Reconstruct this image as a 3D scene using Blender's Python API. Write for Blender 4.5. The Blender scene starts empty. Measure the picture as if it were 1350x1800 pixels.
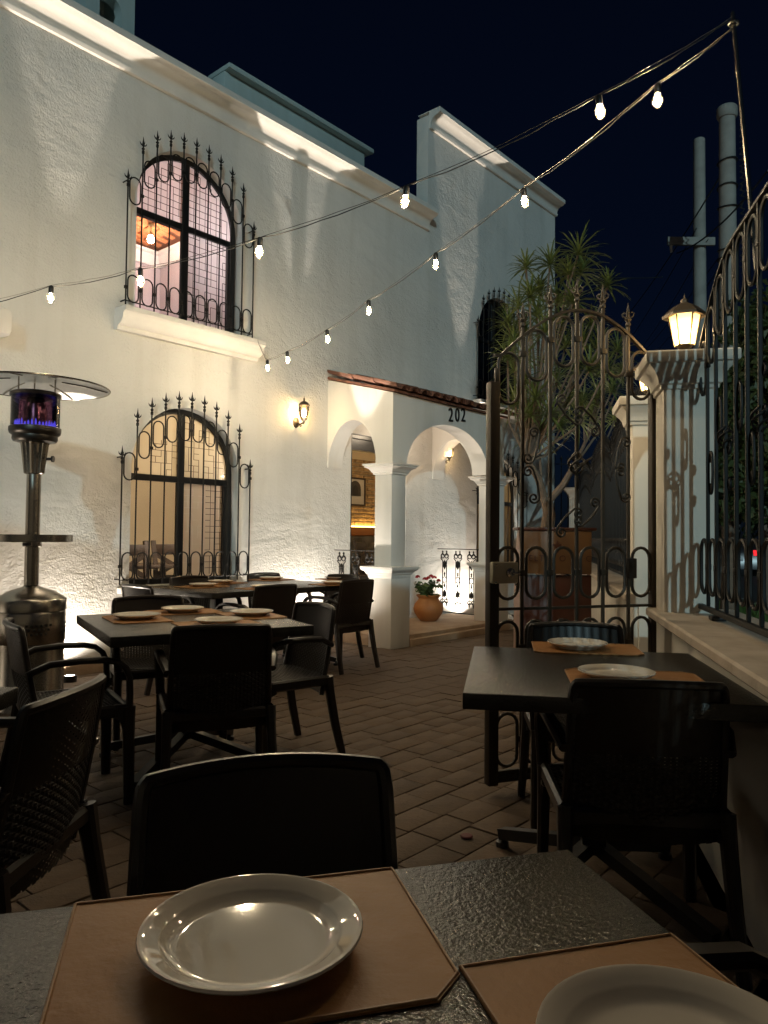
import bpy, bmesh, math, random
from mathutils import Matrix, Vector
from mathutils.geometry import tessellate_polygon
random.seed(7)
R = math.radians
pi = math.pi
scene = bpy.context.scene
COL = scene.collection

# ------------------------------------------------------------------ camera
F = 1300.0                                   # focal length in photo pixels (1350 x 1800)
EYE = Vector((0, 0, 1.2))
PITCH, ROLL = 1.85, 0.57
CR = Matrix.Rotation(R(90 + PITCH), 3, 'X') @ Matrix.Rotation(R(ROLL), 3, 'Z')
cam = bpy.data.cameras.new('camera'); camo = bpy.data.objects.new('camera', cam); COL.objects.link(camo)
camo.matrix_world = Matrix.Translation(EYE) @ CR.to_4x4()
cam.sensor_fit = 'HORIZONTAL'; cam.sensor_width = 36; cam.lens = 36 * F / 1350
cam.clip_start = 0.02; cam.clip_end = 3000
scene.camera = camo

# ------------------------------------------------------------------ night sky
w = bpy.data.worlds.new('World'); scene.world = w; w.use_nodes = True
nt = w.node_tree; nt.nodes.clear()
wo = nt.nodes.new('ShaderNodeOutputWorld'); bg = nt.nodes.new('ShaderNodeBackground')
sky = nt.nodes.new('ShaderNodeTexSky'); sky.sky_type = 'NISHITA'; sky.sun_disc = False
sky.sun_elevation = R(16); sky.sun_rotation = R(182)
mul = nt.nodes.new('ShaderNodeMix'); mul.data_type = 'RGBA'; mul.blend_type = 'MULTIPLY'; mul.inputs[0].default_value = 1
mul.inputs[7].default_value = (0.08, 0.15, 0.36, 1)
add = nt.nodes.new('ShaderNodeMix'); add.data_type = 'RGBA'; add.blend_type = 'ADD'; add.inputs[0].default_value = 1
add.inputs[7].default_value = (0.15, 0.30, 0.80, 1)
nt.links.new(sky.outputs[0], mul.inputs[6]); nt.links.new(mul.outputs[2], add.inputs[6])
nt.links.new(add.outputs[2], bg.inputs[0]); nt.links.new(bg.outputs[0], wo.inputs[0])
bg.inputs[1].default_value = 0.0036

# the cool street light that rakes in from behind, low over the fence
sl = bpy.data.lights.new('street_glow', 'SUN'); so = bpy.data.objects.new('street_glow', sl); COL.objects.link(so)
sl.energy = 0.70; sl.angle = R(0.6); sl.color = (0.62, 0.93, 1.0)
SUN_TRAVEL = Vector((-0.04 * math.cos(R(16)), math.cos(R(16)), -math.sin(R(16))))
so.rotation_euler = SUN_TRAVEL.to_track_quat('-Z', 'Y').to_euler()

scene.view_settings.view_transform = 'Standard'; scene.view_settings.look = 'None'
scene.view_settings.gamma = 1; scene.view_settings.exposure = 0.0; scene.view_settings.use_curve_mapping = False
scene.render.engine = 'CYCLES'
scene.cycles.use_denoising = True
scene.cycles.max_bounces = 8; scene.cycles.transparent_max_bounces = 16
scene.cycles.sample_clamp_indirect = 4.0
scene.cycles.caustics_reflective = False; scene.cycles.caustics_refractive = False

# ------------------------------------------------------------------ photo pixel -> place
def ray(px, py): return CR @ Vector(((px - 675) / F, -(py - 900) / F, -1))
def gp(px, py, z=0.0):
    d = ray(px, py); k = (z - EYE.z) / d.z; return EYE + d * k
def yp(px, py, Y):
    d = ray(px, py); return EYE + d * (Y / d.y)
def proj(p):
    v = CR.transposed() @ (Vector(p) - EYE)
    if v.z > -0.05: return None
    return (675 + F * v.x / -v.z, 900 - F * v.y / -v.z)

# house frame: x along the facade, y into the house, z up
W0 = Vector((-2.78, 6.16, 0)); HA = R(49.26)
HM = Matrix.Translation(W0) @ Matrix.Rotation(HA, 4, 'Z'); HI = HM.inverted()
def hp(px, py, yl=0.0):
    o = HI @ EYE; d = HI.to_3x3() @ ray(px, py); k = (yl - o.y) / d.y; p = o + d * k; return p.x, p.z
def H(s, y, z=0.0): return HM @ Vector((s, y, z))
# fence frame: x along the fence away from us, y towards the street is negative; offset o = distance right of the eye
FA = R(78.5); FE = Vector((math.cos(FA), math.sin(FA), 0)); FN = Vector((FE.y, -FE.x, 0))
def FP(a, o, z=0.0): return FE * a + FN * o + Vector((0, 0, z))

# ------------------------------------------------------------------ materials
def mat(name, col, rough=0.6, metal=0.0, bump=None, var=None, spec=0.5, emit=None, obvar=0.0, coat=0.0):
    m = bpy.data.materials.new(name); m.use_nodes = True; n = m.node_tree.nodes; l = m.node_tree.links
    b = n['Principled BSDF']; b.inputs['Roughness'].default_value = rough; b.inputs['Metallic'].default_value = metal
    b.inputs['Specular IOR Level'].default_value = spec; b.inputs['Coat Weight'].default_value = coat
    b.inputs['Base Color'].default_value = (*col, 1)
    src = None
    tc = n.new('ShaderNodeTexCoord')
    if var:
        scale, amt, col2 = var
        t = n.new('ShaderNodeTexNoise'); t.inputs['Scale'].default_value = scale; t.inputs['Detail'].default_value = 6
        l.new(tc.outputs['Object'], t.inputs['Vector'])
        rp = n.new('ShaderNodeMapRange'); rp.inputs[1].default_value = 0.35; rp.inputs[2].default_value = 0.68
        rp.inputs[3].default_value = 0; rp.inputs[4].default_value = amt
        l.new(t.outputs['Fac'], rp.inputs[0])
        mx = n.new('ShaderNodeMix'); mx.data_type = 'RGBA'; mx.inputs[6].default_value = (*col, 1); mx.inputs[7].default_value = (*col2, 1)
        l.new(rp.outputs[0], mx.inputs[0]); src = mx.outputs[2]
    if obvar:
        oi = n.new('ShaderNodeObjectInfo'); hs = n.new('ShaderNodeHueSaturation')
        mr = n.new('ShaderNodeMapRange'); mr.inputs[3].default_value = 1 - obvar; mr.inputs[4].default_value = 1 + obvar
        l.new(oi.outputs['Random'], mr.inputs[0]); l.new(mr.outputs[0], hs.inputs['Value'])
        if src: l.new(src, hs.inputs['Color'])
        else: hs.inputs['Color'].default_value = (*col, 1)
        src = hs.outputs[0]
    if src: l.new(src, b.inputs['Base Color'])
    if bump:
        prev = None
        for (scale, dist, detail) in bump:
            t = n.new('ShaderNodeTexNoise'); t.inputs['Scale'].default_value = scale; t.inputs['Detail'].default_value = detail
            l.new(tc.outputs['Object'], t.inputs['Vector'])
            bn = n.new('ShaderNodeBump'); bn.inputs['Strength'].default_value = 1.0; bn.inputs['Distance'].default_value = dist
            l.new(t.outputs['Fac'], bn.inputs['Height'])
            if prev: l.new(prev.outputs[0], bn.inputs['Normal'])
            prev = bn
        l.new(prev.outputs[0], b.inputs['Normal'])
    if emit:
        b.inputs['Emission Color'].default_value = (*emit[0], 1); b.inputs['Emission Strength'].default_value = emit[1]
    return m

def glassmat(name, tint=(1, 1, 1), refl=0.08, film=None):
    m = bpy.data.materials.new(name); m.use_nodes = True; n = m.node_tree.nodes; l = m.node_tree.links
    n.clear(); o = n.new('ShaderNodeOutputMaterial')
    tr = n.new('ShaderNodeBsdfTransparent'); tr.inputs[0].default_value = (*tint, 1)
    g = n.new('ShaderNodeBsdfGlossy'); g.inputs['Roughness'].default_value = 0.03
    fr = n.new('ShaderNodeFresnel'); fr.inputs[0].default_value = 1.45
    mx = n.new('ShaderNodeMixShader'); l.new(fr.outputs[0], mx.inputs[0])
    base = tr.outputs[0]
    if film:
        tl = n.new('ShaderNodeBsdfTranslucent'); tl.inputs[0].default_value = (*film[0], 1)
        m2 = n.new('ShaderNodeMixShader'); m2.inputs[0].default_value = film[1]
        l.new(tr.outputs[0], m2.inputs[1]); l.new(tl.outputs[0], m2.inputs[2]); base = m2.outputs[0]
    l.new(base, mx.inputs[1]); l.new(g.outputs[0], mx.inputs[2]); l.new(mx.outputs[0], o.inputs[0])
    return m

def bulbmat(name, col, s):
    m = bpy.data.materials.new(name); m.use_nodes = True; n = m.node_tree.nodes; l = m.node_tree.links
    n.clear(); o = n.new('ShaderNodeOutputMaterial'); e = n.new('ShaderNodeEmission')
    e.inputs[0].default_value = (*col, 1); e.inputs[1].default_value = s; l.new(e.outputs[0], o.inputs[0]); return m

def stucco(name, col, coarse):
    m = mat(name, col, rough=0.88, spec=0.2, var=(1.3, 0.5, tuple(c * 0.84 for c in col)))
    n = m.node_tree.nodes; l = m.node_tree.links; b = n['Principled BSDF']; tc = [x for x in n if x.type == 'TEX_COORD'][0]
    # trowelled patches: the fine relief is strong in some places and nearly smooth in others
    p = n.new('ShaderNodeTexNoise'); p.inputs['Scale'].default_value = 0.9; p.inputs['Detail'].default_value = 3
    l.new(tc.outputs['Object'], p.inputs['Vector'])
    pr = n.new('ShaderNodeMapRange'); pr.inputs[1].default_value = 0.38; pr.inputs[2].default_value = 0.62; pr.inputs[3].default_value = 0.25; pr.inputs[4].default_value = 1.0
    l.new(p.outputs['Fac'], pr.inputs[0])
    mp = n.new('ShaderNodeMapping'); mp.inputs['Rotation'].default_value = (0, R(28), 0); mp.inputs['Scale'].default_value = (1, 1, 1.5)
    l.new(tc.outputs['Object'], mp.inputs['Vector'])
    prev = None
    for sc, dist, dt in ((1.3, 0.026 * coarse, 3), (13, 0.0085 * coarse, 7), (52, 0.0075 * coarse, 5)):
        t = n.new('ShaderNodeTexNoise'); t.inputs['Scale'].default_value = sc; t.inputs['Detail'].default_value = dt
        t.inputs['Distortion'].default_value = 0.6
        l.new(mp.outputs[0] if sc < 20 else tc.outputs['Object'], t.inputs['Vector'])
        bn = n.new('ShaderNodeBump'); bn.inputs['Distance'].default_value = dist
        if sc > 5: l.new(pr.outputs[0], bn.inputs['Strength'])
        l.new(t.outputs['Fac'], bn.inputs['Height'])
        if prev: l.new(prev.outputs[0], bn.inputs['Normal'])
        prev = bn
    l.new(prev.outputs[0], b.inputs['Normal'])
    # faint rain streaks and smudges
    m2 = n.new('ShaderNodeMapping'); m2.inputs['Scale'].default_value = (4.5, 4.5, 0.38); l.new(tc.outputs['Object'], m2.inputs['Vector'])
    t2 = n.new('ShaderNodeTexNoise'); t2.inputs['Scale'].default_value = 1.0; t2.inputs['Detail'].default_value = 7; l.new(m2.outputs[0], t2.inputs['Vector'])
    r2 = n.new('ShaderNodeMapRange'); r2.inputs[1].default_value = 0.50; r2.inputs[2].default_value = 0.78; r2.inputs[3].default_value = 0; r2.inputs[4].default_value = 0.36
    l.new(t2.outputs['Fac'], r2.inputs[0])
    x2 = n.new('ShaderNodeMix'); x2.data_type = 'RGBA'; l.new(b.inputs['Base Color'].links[0].from_socket, x2.inputs[6]); x2.inputs[7].default_value = (col[0] * .68, col[1] * .66, col[2] * .60, 1)
    l.new(r2.outputs[0], x2.inputs[0]); l.new(x2.outputs[2], b.inputs['Base Color'])
    return m

M = dict(
    stucco=stucco('rough_white_stucco', (0.74, 0.73, 0.70), 1.4),
    plaster=stucco('smooth_white_plaster', (0.76, 0.75, 0.72), 0.16),
    trim=mat('white_painted_trim', (0.80, 0.78, 0.74), 0.6, spec=0.3, bump=[(30, 0.002, 4)], var=(3, 0.5, (0.66, 0.63, 0.58))),
    fencewall=stucco('cream_painted_masonry', (0.78, 0.73, 0.64), 0.2),
    slab=mat('worn_cantera_coping', (0.60, 0.52, 0.43), 0.75, bump=[(25, 0.004, 6), (120, 0.001, 3)], var=(6, 0.8, (0.42, 0.34, 0.26))),
    teal=stucco('rooftop_plaster', (0.52, 0.60, 0.58), 0.3),
    iron=mat('black_wrought_iron', (0.010, 0.009, 0.008), 0.55, spec=0.28, bump=[(90, 0.0008, 3)]),
    bronze=mat('brown_painted_gate_iron', (0.040, 0.029, 0.018), 0.5, spec=0.35, bump=[(90, 0.0008, 3)]),
    frame=mat('black_window_frame', (0.01, 0.010, 0.011), 0.35),
    resin=mat('dark_woven_resin', (0.016, 0.011, 0.008), 0.42, spec=0.5),
    resinrim=mat('dark_smooth_resin', (0.014, 0.010, 0.008), 0.33, spec=0.5),
    tabletop=mat('dark_textured_table', (0.018, 0.017, 0.014), 0.22, spec=0.45, bump=[(130, 0.0024, 3), (330, 0.0007, 2)], var=(18, 0.6, (0.03, 0.028, 0.024))),
    tableedge=mat('black_table_edge', (0.02, 0.018, 0.016), 0.5),
    leather=mat('brown_leather', (0.30, 0.132, 0.036), 0.48, spec=0.22, bump=[(9, 0.007, 4), (170, 0.0006, 4)], var=(7, 0.9, (0.38, 0.185, 0.062))),
    piping=mat('leather_piping', (0.36, 0.19, 0.07), 0.5, bump=[(300, 0.0008, 2)]),
    plate=mat('glazed_white_china', (0.76, 0.70, 0.60), 0.045, spec=0.6, coat=0.5),
    steel=mat('brushed_steel', (0.42, 0.39, 0.34), 0.26, metal=1.0, bump=[(60, 0.0004, 2)]),
    steeldark=mat('dark_steel', (0.10, 0.09, 0.08), 0.35, metal=1.0),
    reflector=mat('polished_reflector', (0.75, 0.74, 0.72), 0.3, metal=0.85),
    paver=mat('clay_paver', (0.125, 0.080, 0.046), 0.72, bump=[(40, 0.004, 5), (160, 0.0012, 3)], var=(14, 0.7, (0.085, 0.056, 0.035)), obvar=0.16),
    joint=mat('sand_joint', (0.075, 0.05, 0.03), 0.95),
    step=mat('worn_porch_stone', (0.42, 0.31, 0.21), 0.7, bump=[(18, 0.006, 6), (90, 0.0015, 3)], var=(5, 0.8, (0.30, 0.20, 0.13))),
    tile=mat('clay_roof_tile', (0.16, 0.065, 0.038), 0.8, bump=[(40, 0.004, 4)], var=(10, 0.8, (0.07, 0.035, 0.024)), obvar=0.3),
    earth=mat('dark_soil', (0.05, 0.04, 0.03), 0.95),
    brick=mat('tan_brick', (0.46, 0.32, 0.17), 0.85, bump=[(40, 0.006, 5)], var=(25, 0.9, (0.30, 0.19, 0.09)), obvar=0.18),
    mortar=mat('pale_mortar', (0.62, 0.53, 0.38), 0.9, bump=[(60, 0.004, 4)]),
    vaultbrick=mat('orange_vault_brick', (0.62, 0.25, 0.10), 0.85, bump=[(40, 0.005, 5)], var=(25, 0.8, (0.45, 0.16, 0.06)), obvar=0.2),
    vaultmortar=mat('dark_vault_joint', (0.20, 0.09, 0.05), 0.9),
    beige=mat('beige_room_paint', (0.68, 0.57, 0.40), 0.8, var=(1.5, 0.6, (0.56, 0.46, 0.32))),
    pinkwhite=mat('pale_room_paint', (0.46, 0.41, 0.42), 0.7),
    mahogany=mat('mahogany_wood', (0.07, 0.020, 0.009), 0.4, bump=[(20, 0.001, 4)], var=(8, 0.8, (0.04, 0.012, 0.006))),
    litwood=mat('pinkish_lit_wood', (0.36, 0.22, 0.16), 0.4, var=(8, 0.8, (0.26, 0.14, 0.10))),  # lectern side panel: its lit pinkish look is put into the wood colour
    lightwood=mat('veined_light_wood', (0.17, 0.088, 0.032), 0.45, var=(3, 0.9, (0.085, 0.042, 0.016))),
    darkwood=mat('dark_dining_wood', (0.05, 0.03, 0.018), 0.5),
    orangewood=mat('orange_wood_ledge', (0.36, 0.13, 0.03), 0.5),
    tuft=mat('grey_tufted_leather', (0.10, 0.085, 0.065), 0.45),
    red=mat('red_cushion', (0.10, 0.008, 0.008), 0.6),
    pot=mat('terracotta', (0.42, 0.165, 0.045), 0.6, bump=[(30, 0.003, 4)], var=(4, 0.8, (0.30, 0.11, 0.035))),
    leaf=mat('green_leaf', (0.055, 0.10, 0.025), 0.5, obvar=0.2),
    dracaena=mat('dragon_tree_leaf', (0.20, 0.235, 0.065), 0.42, var=(6, 0.9, (0.09, 0.13, 0.035))),
    darkleaf=mat('dark_tree_leaf', (0.038, 0.062, 0.016), 0.55, var=(3, 0.9, (0.06, 0.085, 0.02))),
    bark=mat('grey_brown_bark', (0.22, 0.165, 0.12), 0.85, bump=[(35, 0.008, 5)], var=(12, 0.8, (0.16, 0.11, 0.08))),
    petal=mat('red_petal', (0.35, 0.01, 0.015), 0.5),
    pink=mat('pink_petal', (0.75, 0.08, 0.22), 0.5),
    pebble=mat('white_pebble', (0.70, 0.66, 0.60), 0.7, bump=[(60, 0.003, 3)]),
    concrete=mat('pole_concrete', (0.42, 0.40, 0.36), 0.85, bump=[(20, 0.006, 5)], var=(4, 0.7, (0.30, 0.28, 0.25))),
    cable=mat('black_cable', (0.03, 0.03, 0.03), 0.4),
    asphalt=mat('asphalt', (0.055, 0.054, 0.055), 0.8, bump=[(70, 0.004, 4)]),
    pavement=mat('pale_pavement', (0.30, 0.29, 0.29), 0.8, bump=[(30, 0.004, 4)]),
    kerb=mat('kerb_concrete', (0.45, 0.44, 0.42), 0.8),
    grass=mat('grass_blades', (0.07, 0.14, 0.025), 0.6),
    ground=mat('dark_ground', (0.05, 0.045, 0.04), 0.95),
    black=mat('black_plastic', (0.01, 0.01, 0.01), 0.4),
    lockmetal=mat('painted_lock_case', (0.40, 0.36, 0.26), 0.45, metal=0.3, bump=[(60, 0.0006, 3)]),
    brass=mat('worn_brass', (0.30, 0.24, 0.13), 0.4, metal=0.9),
    lampmetal=mat('bronze_lamp_metal', (0.09, 0.07, 0.05), 0.45, metal=0.7),
    paper=mat('photo_print', (0.55, 0.52, 0.46), 0.7),
    photodark=mat('photo_dark', (0.05, 0.045, 0.04), 0.7),
    carpaint=mat('dark_car_paint', (0.02, 0.018, 0.02), 0.25, coat=0.8),
    white=mat('white_plastic', (0.75, 0.73, 0.70), 0.4),
    glass=glassmat('clear_glass'), darkglass=mat('dark_window_glass', (0.004, 0.005, 0.007), 0.06, spec=0.6),
    film=glassmat('frosted_pink_film', film=((0.96, 0.91, 0.90), 0.9)),
    film2=glassmat('frosted_cream_film', film=((0.92, 0.84, 0.74), 0.85)),
    filmclear=glassmat('thin_cream_film', film=((0.90, 0.82, 0.66), 0.55)),
    smoked=glassmat('smoked_heater_glass', tint=(0.34, 0.22, 0.30)),
    lampglass=glassmat('lamp_glass', tint=(0.97, 0.95, 0.90)),
    frost=glassmat('frosted_lamp_glass', film=((1.0, 0.80, 0.42), 0.5)),
    lattice=mat('dark_lattice_line', (0.05, 0.028, 0.022), 0.6),
    lattice_pale=mat('pale_lattice_line', (0.80, 0.76, 0.70), 0.6),
    bulb=bulbmat('warm_bulb', (1.0, 0.79, 0.50), 2350.0), bulbglass=glassmat('glowing_bulb_glass', film=((1.0, 0.78, 0.46), 0.022)),
    sconcebulb=bulbmat('sconce_bulb', (1.0, 0.66, 0.30), 230.0),
    lanternbulb=bulbmat('lantern_bulb', (1.0, 0.68, 0.32), 220.0),
    roombulb=bulbmat('room_bulb', (1.0, 0.72, 0.55), 90.0),
    lens=bulbmat('uplight_lens', (1.0, 0.86, 0.66), 40.0),
    led=bulbmat('led_strip', (1.0, 0.62, 0.16), 26.0),
    flame=bulbmat('gas_flame', (0.12, 0.14, 1.0), 2.2),
    glow=bulbmat('burner_glow', (1.0, 0.42, 0.12), 0.5),
    taillight=bulbmat('tail_light', (1.0, 0.03, 0.04), 1.2), numberplate=mat('number_plate', (0.7, 0.7, 0.72), 0.5),
)

# ------------------------------------------------------------------ mesh building
class MB:
    def __init__(s): s.v = []; s.f = []
    def add(s, vs, fs):
        b = len(s.v); s.v += [tuple(p) for p in vs]; s.f += [tuple(i + b for i in f) for f in fs]; return s
    def box(s, x0, x1, y0, y1, z0, z1, T=None):
        vs = [Vector((x, y, z)) for z in (z0, z1) for y in (y0, y1) for x in (x0, x1)]
        if T: vs = [T @ v for v in vs]
        return s.add(vs, [(0, 2, 3, 1), (4, 5, 7, 6), (0, 1, 5, 4), (2, 6, 7, 3), (0, 4, 6, 2), (1, 3, 7, 5)])
    def cbox(s, x0, x1, y0, y1, z0, z1, c=0.01, T=None):
        bm = bmesh.new()
        m = Matrix.Translation(((x0 + x1) / 2, (y0 + y1) / 2, (z0 + z1) / 2)) @ Matrix.Diagonal((abs(x1 - x0), abs(y1 - y0), abs(z1 - z0), 1))
        bmesh.ops.create_cube(bm, size=1.0, matrix=m)
        bmesh.ops.bevel(bm, geom=list(bm.edges), offset=c, segments=2, affect='EDGES', profile=0.5)
        vs = [(T @ v.co if T else v.co.copy()) for v in bm.verts]; bm.verts.index_update()
        fs = [[v.index for v in f.verts] for f in bm.faces]; bm.free(); return s.add(vs, fs)
    def tube(s, pts, r, n=8, closed=False):
        pts = [Vector(p) for p in pts]; k = len(pts)
        rr = r if isinstance(r, (list, tuple)) else [r] * k
        prev = None; vs = []; nrm = None
        for i, p in enumerate(pts):
            if closed: t = pts[(i + 1) % k] - pts[i - 1]
            else: t = pts[min(i + 1, k - 1)] - pts[max(i - 1, 0)]
            if t.length < 1e-9: t = Vector((0, 0, 1))
            t.normalize()
            if nrm is None:
                a = Vector((0, 0, 1)) if abs(t.z) < 0.9 else Vector((1, 0, 0)); nrm = t.cross(a).normalized()
            else:
                nrm = (nrm - t * nrm.dot(t))
                nrm = nrm.normalized() if nrm.length > 1e-6 else t.orthogonal().normalized()
            b = t.cross(nrm)
            for j in range(n):
                a = 2 * pi * j / n; vs.append(p + (nrm * math.cos(a) + b * math.sin(a)) * rr[i])
        fs = []
        for i in range(k if closed else k - 1):
            for j in range(n):
                a = i * n + j; c = i * n + (j + 1) % n; i2 = (i + 1) % k
                fs.append((a, c, i2 * n + (j + 1) % n, i2 * n + j))
        if not closed: fs += [tuple(range(n - 1, -1, -1)), tuple((k - 1) * n + j for j in range(n))]
        return s.add(vs, fs)
    def sweep(s, pts, prof, side=(1, 0, 0), scale=None):
        """rectangular-ish section: prof is list of (a,b): a along 'side', b along tangent x side"""
        pts = [Vector(p) for p in pts]; k = len(pts); sd = Vector(side).normalized(); vs = []; n = len(prof)
        for i, p in enumerate(pts):
            t = (pts[min(i + 1, k - 1)] - pts[max(i - 1, 0)]).normalized(); b = t.cross(sd).normalized()
            q = scale[i] if scale else 1
            for (a, c) in prof: vs.append(p + sd * a * q + b * c * q)
        fs = [(i * n + j, i * n + (j + 1) % n, (i + 1) * n + (j + 1) % n, (i + 1) * n + j) for i in range(k - 1) for j in range(n)]
        fs += [tuple(range(n - 1, -1, -1)), tuple((k - 1) * n + j for j in range(n))]
        return s.add(vs, fs)
    def lathe(s, prof, n=24, c=(0, 0, 0), cap=True):
        vs = []; c = Vector(c)
        for r, z in prof:
            for j in range(n): vs.append(c + Vector((r * math.cos(2 * pi * j / n), r * math.sin(2 * pi * j / n), z)))
        fs = [(i * n + j, i * n + (j + 1) % n, (i + 1) * n + (j + 1) % n, (i + 1) * n + j) for i in range(len(prof) - 1) for j in range(n)]
        if cap: fs += [tuple(range(n - 1, -1, -1)), tuple((len(prof) - 1) * n + j for j in range(n))]
        return s.add(vs, fs)
    def plate(s, outer, holes=(), y0=0.0, y1=0.1, T=None, ends=True):
        """polygon with holes in (x,z), thick from y0 to y1"""
        loops = [[Vector((x, 0, z)) for x, z in L] for L in [outer] + list(holes)]
        flat = [p for L in loops for p in L]; n = len(flat)
        tris = tessellate_polygon([[Vector((p.x, p.z, 0)) for p in L] for L in loops])
        f2 = lambda p, y: Vector((p.x, y, p.z))
        vs = [f2(p, y0) for p in flat] + [f2(p, y1) for p in flat]
        fs = [tuple(t) for t in tris] + [tuple(i + n for i in reversed(t)) for t in tris]
        b = 0
        for L in loops:
            k = len(L)
            for i in range(k): fs.append((b + i, b + (i + 1) % k, n + b + (i + 1) % k, n + b + i))
            b += k
        if T: vs = [T @ v for v in vs]
        return s.add(vs, fs)
    def extrude_x(s, prof, x0, x1):
        """closed profile (y,z) drawn along x"""
        n = len(prof); vs = [Vector((x, y, z)) for x in (x0, x1) for y, z in prof]
        fs = [(j, (j + 1) % n, n + (j + 1) % n, n + j) for j in range(n)]
        t = tessellate_polygon([[Vector((y, z, 0)) for y, z in prof]])
        fs += [tuple(q) for q in t] + [tuple(i + n for i in reversed(q)) for q in t]
        return s.add(vs, fs)
    def band(s, cx, cy, half, prof):
        """square moulding: prof list of (projection,z) around a square of half-size half"""
        vs = []
        for p, z in prof:
            h = half + p; vs += [Vector((cx - h, cy - h, z)), Vector((cx + h, cy - h, z)), Vector((cx + h, cy + h, z)), Vector((cx - h, cy + h, z))]
        k = len(prof)
        fs = [(i * 4 + j, i * 4 + (j + 1) % 4, i * 4 + 4 + (j + 1) % 4, i * 4 + 4 + j) for i in range(k - 1) for j in range(4)]
        fs += [(3, 2, 1, 0), tuple((k - 1) * 4 + j for j in range(4))]
        return s.add(vs, fs)
    def mesh(s, name, m, smooth=35, recalc=True):
        me = bpy.data.meshes.new(name); me.from_pydata(s.v, [], s.f)
        if recalc:
            bm = bmesh.new(); bm.from_mesh(me); bmesh.ops.recalc_face_normals(bm, faces=bm.faces); bm.to_mesh(me); bm.free()
        me.materials.append(M[m] if isinstance(m, str) else m)
        if smooth:
            me.polygons.foreach_set('use_smooth', [True] * len(me.polygons)); me.set_sharp_from_angle(angle=R(smooth))
        me.update(); return me

def ob(name, me, parent=None, loc=None, rot=None, sc=None):
    o = bpy.data.objects.new(name, me); COL.objects.link(o)
    if parent: o.parent = parent
    if loc is not None: o.location = loc
    if rot is not None: o.rotation_euler = rot
    if sc is not None: o.scale = sc
    return o
def mk(name, mb, m, parent=None, loc=None, rot=None, smooth=35, recalc=True):
    return ob(name, mb.mesh(name, m, smooth, recalc), parent, loc, rot)
def tag(o, label, cat, group=None, kind=None):
    if label: o['label'] = label
    if cat: o['category'] = cat
    if group: o['group'] = group
    if kind: o['kind'] = kind
    return o
def thing(name, label, cat, loc=(0, 0, 0), rz=0.0, group=None):
    o = bpy.data.objects.new(name, None); COL.objects.link(o); o.empty_display_size = 0.1
    o.location = loc; o.rotation_euler = (0, 0, rz); return tag(o, label, cat, group)
def struct(name, mb, m, **k):
    o = mk(name, mb, m, **k); o['kind'] = 'structure'; return o
def dup(root, loc, rz, label=None, group=None):
    r = root.copy(); COL.objects.link(r); r.location = loc; r.rotation_euler = (0, 0, rz)
    if label: r['label'] = label
    if group: r['group'] = group
    for ch in list(root.children):
        c = ch.copy(); COL.objects.link(c); c.parent = r
        for g in list(ch.children):
            d = g.copy(); COL.objects.link(d); d.parent = c
    return r
def point(name, loc, e, col, r=0.03, parent=None):
    l = bpy.data.lights.new(name, 'POINT'); l.energy = e; l.color = col; l.shadow_soft_size = r
    o = ob(name, l, parent, loc); return o
def arc(cx, cz, rx, rz, a0, a1, n): return [(cx + rx * math.cos(R(a0 + (a1 - a0) * i / n)), cz + rz * math.sin(R(a0 + (a1 - a0) * i / n))) for i in range(n + 1)]
def sq(w, h): return [(-w / 2, -h / 2), (w / 2, -h / 2), (w / 2, h / 2), (-w / 2, h / 2)]
def rsq(w, h, c):
    a, b = w / 2, h / 2
    return [(-a + c, -b), (a - c, -b), (a, -b + c), (a, b - c), (a - c, b), (-a + c, b), (-a, b - c), (-a, -b + c)]

#==STRUCTURE==
# ------------------------------------------------------------------ ground, courtyard floor, street
mb = MB(); mb.add([(-600, -600, -0.06), (600, -600, -0.06), (600, 600, -0.06), (-600, 600, -0.06)], [(0, 1, 2, 3)])
struct('ground', mb, 'ground', smooth=0)
# courtyard bed
fl = MB(); q = [FP(-6, 0.60, -0.006), FP(13.6, 0.60, -0.006), H(11, 1.0, -0.006), H(-6, 1.0, -0.006), H(-6, -9, -0.006)]
fl.add(q, [tuple(range(5))]); floor = struct('courtyard_floor', fl, 'joint', smooth=0)
PW, PL, PG = 0.150, 0.236, 0.0045
pav = MB(); pav.cbox(-PL / 2 + PG / 2, PL / 2 - PG / 2, -PW / 2 + PG / 2, PW / 2 - PG / 2, -0.03, 0, 0.004)
pme = pav.mesh('paver', 'paver', 40)
spots = []
for r in range(0, 68):
    t = 0.10 + r * PW; off = random.random() * PL if r % 3 else (r % 2) * PL / 2
    for k in range(-25, 48):
        s = k * PL + off
        if 3.1 < s < 5.75 and t < 1.12: continue
        p = H(s, -t, 0)
        if p.dot(FN) > 0.52 or p.y < 1.5: continue
        pp = proj(p)
        if pp is None or not (-90 < pp[0] < 1440 and pp[1] < 1900): continue
        spots.append(((p - EYE).length, p, pp))
spots.sort(key=lambda a: a[0])
vis = [a for a in spots if a[2][1] < 1640 or a[2][0] < 160]
near = vis[:300]; nearset = set(id(a) for a in near)
for d, p, pp in near:
    ob('paver', pme, floor, p + Vector((0, 0, random.uniform(-0.0025, 0.0025))), (random.uniform(-.008, .008), random.uniform(-.008, .008), HA + random.uniform(-.006, .006)), (1, 1, 1))
far = MB()
for a in spots:
    if id(a) in nearset: continue
    T = Matrix.Translation(a[1] + Vector((0, 0, random.uniform(-0.002, 0.002)))) @ Matrix.Rotation(HA, 4, 'Z')
    far.box(-PL / 2 + PG / 2, PL / 2 - PG / 2, -PW / 2 + PG / 2, PW / 2 - PG / 2, -0.013, 0, T)
o = mk('paver_field', far, 'paver', floor, smooth=0); o['kind'] = 'stuff'

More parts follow.
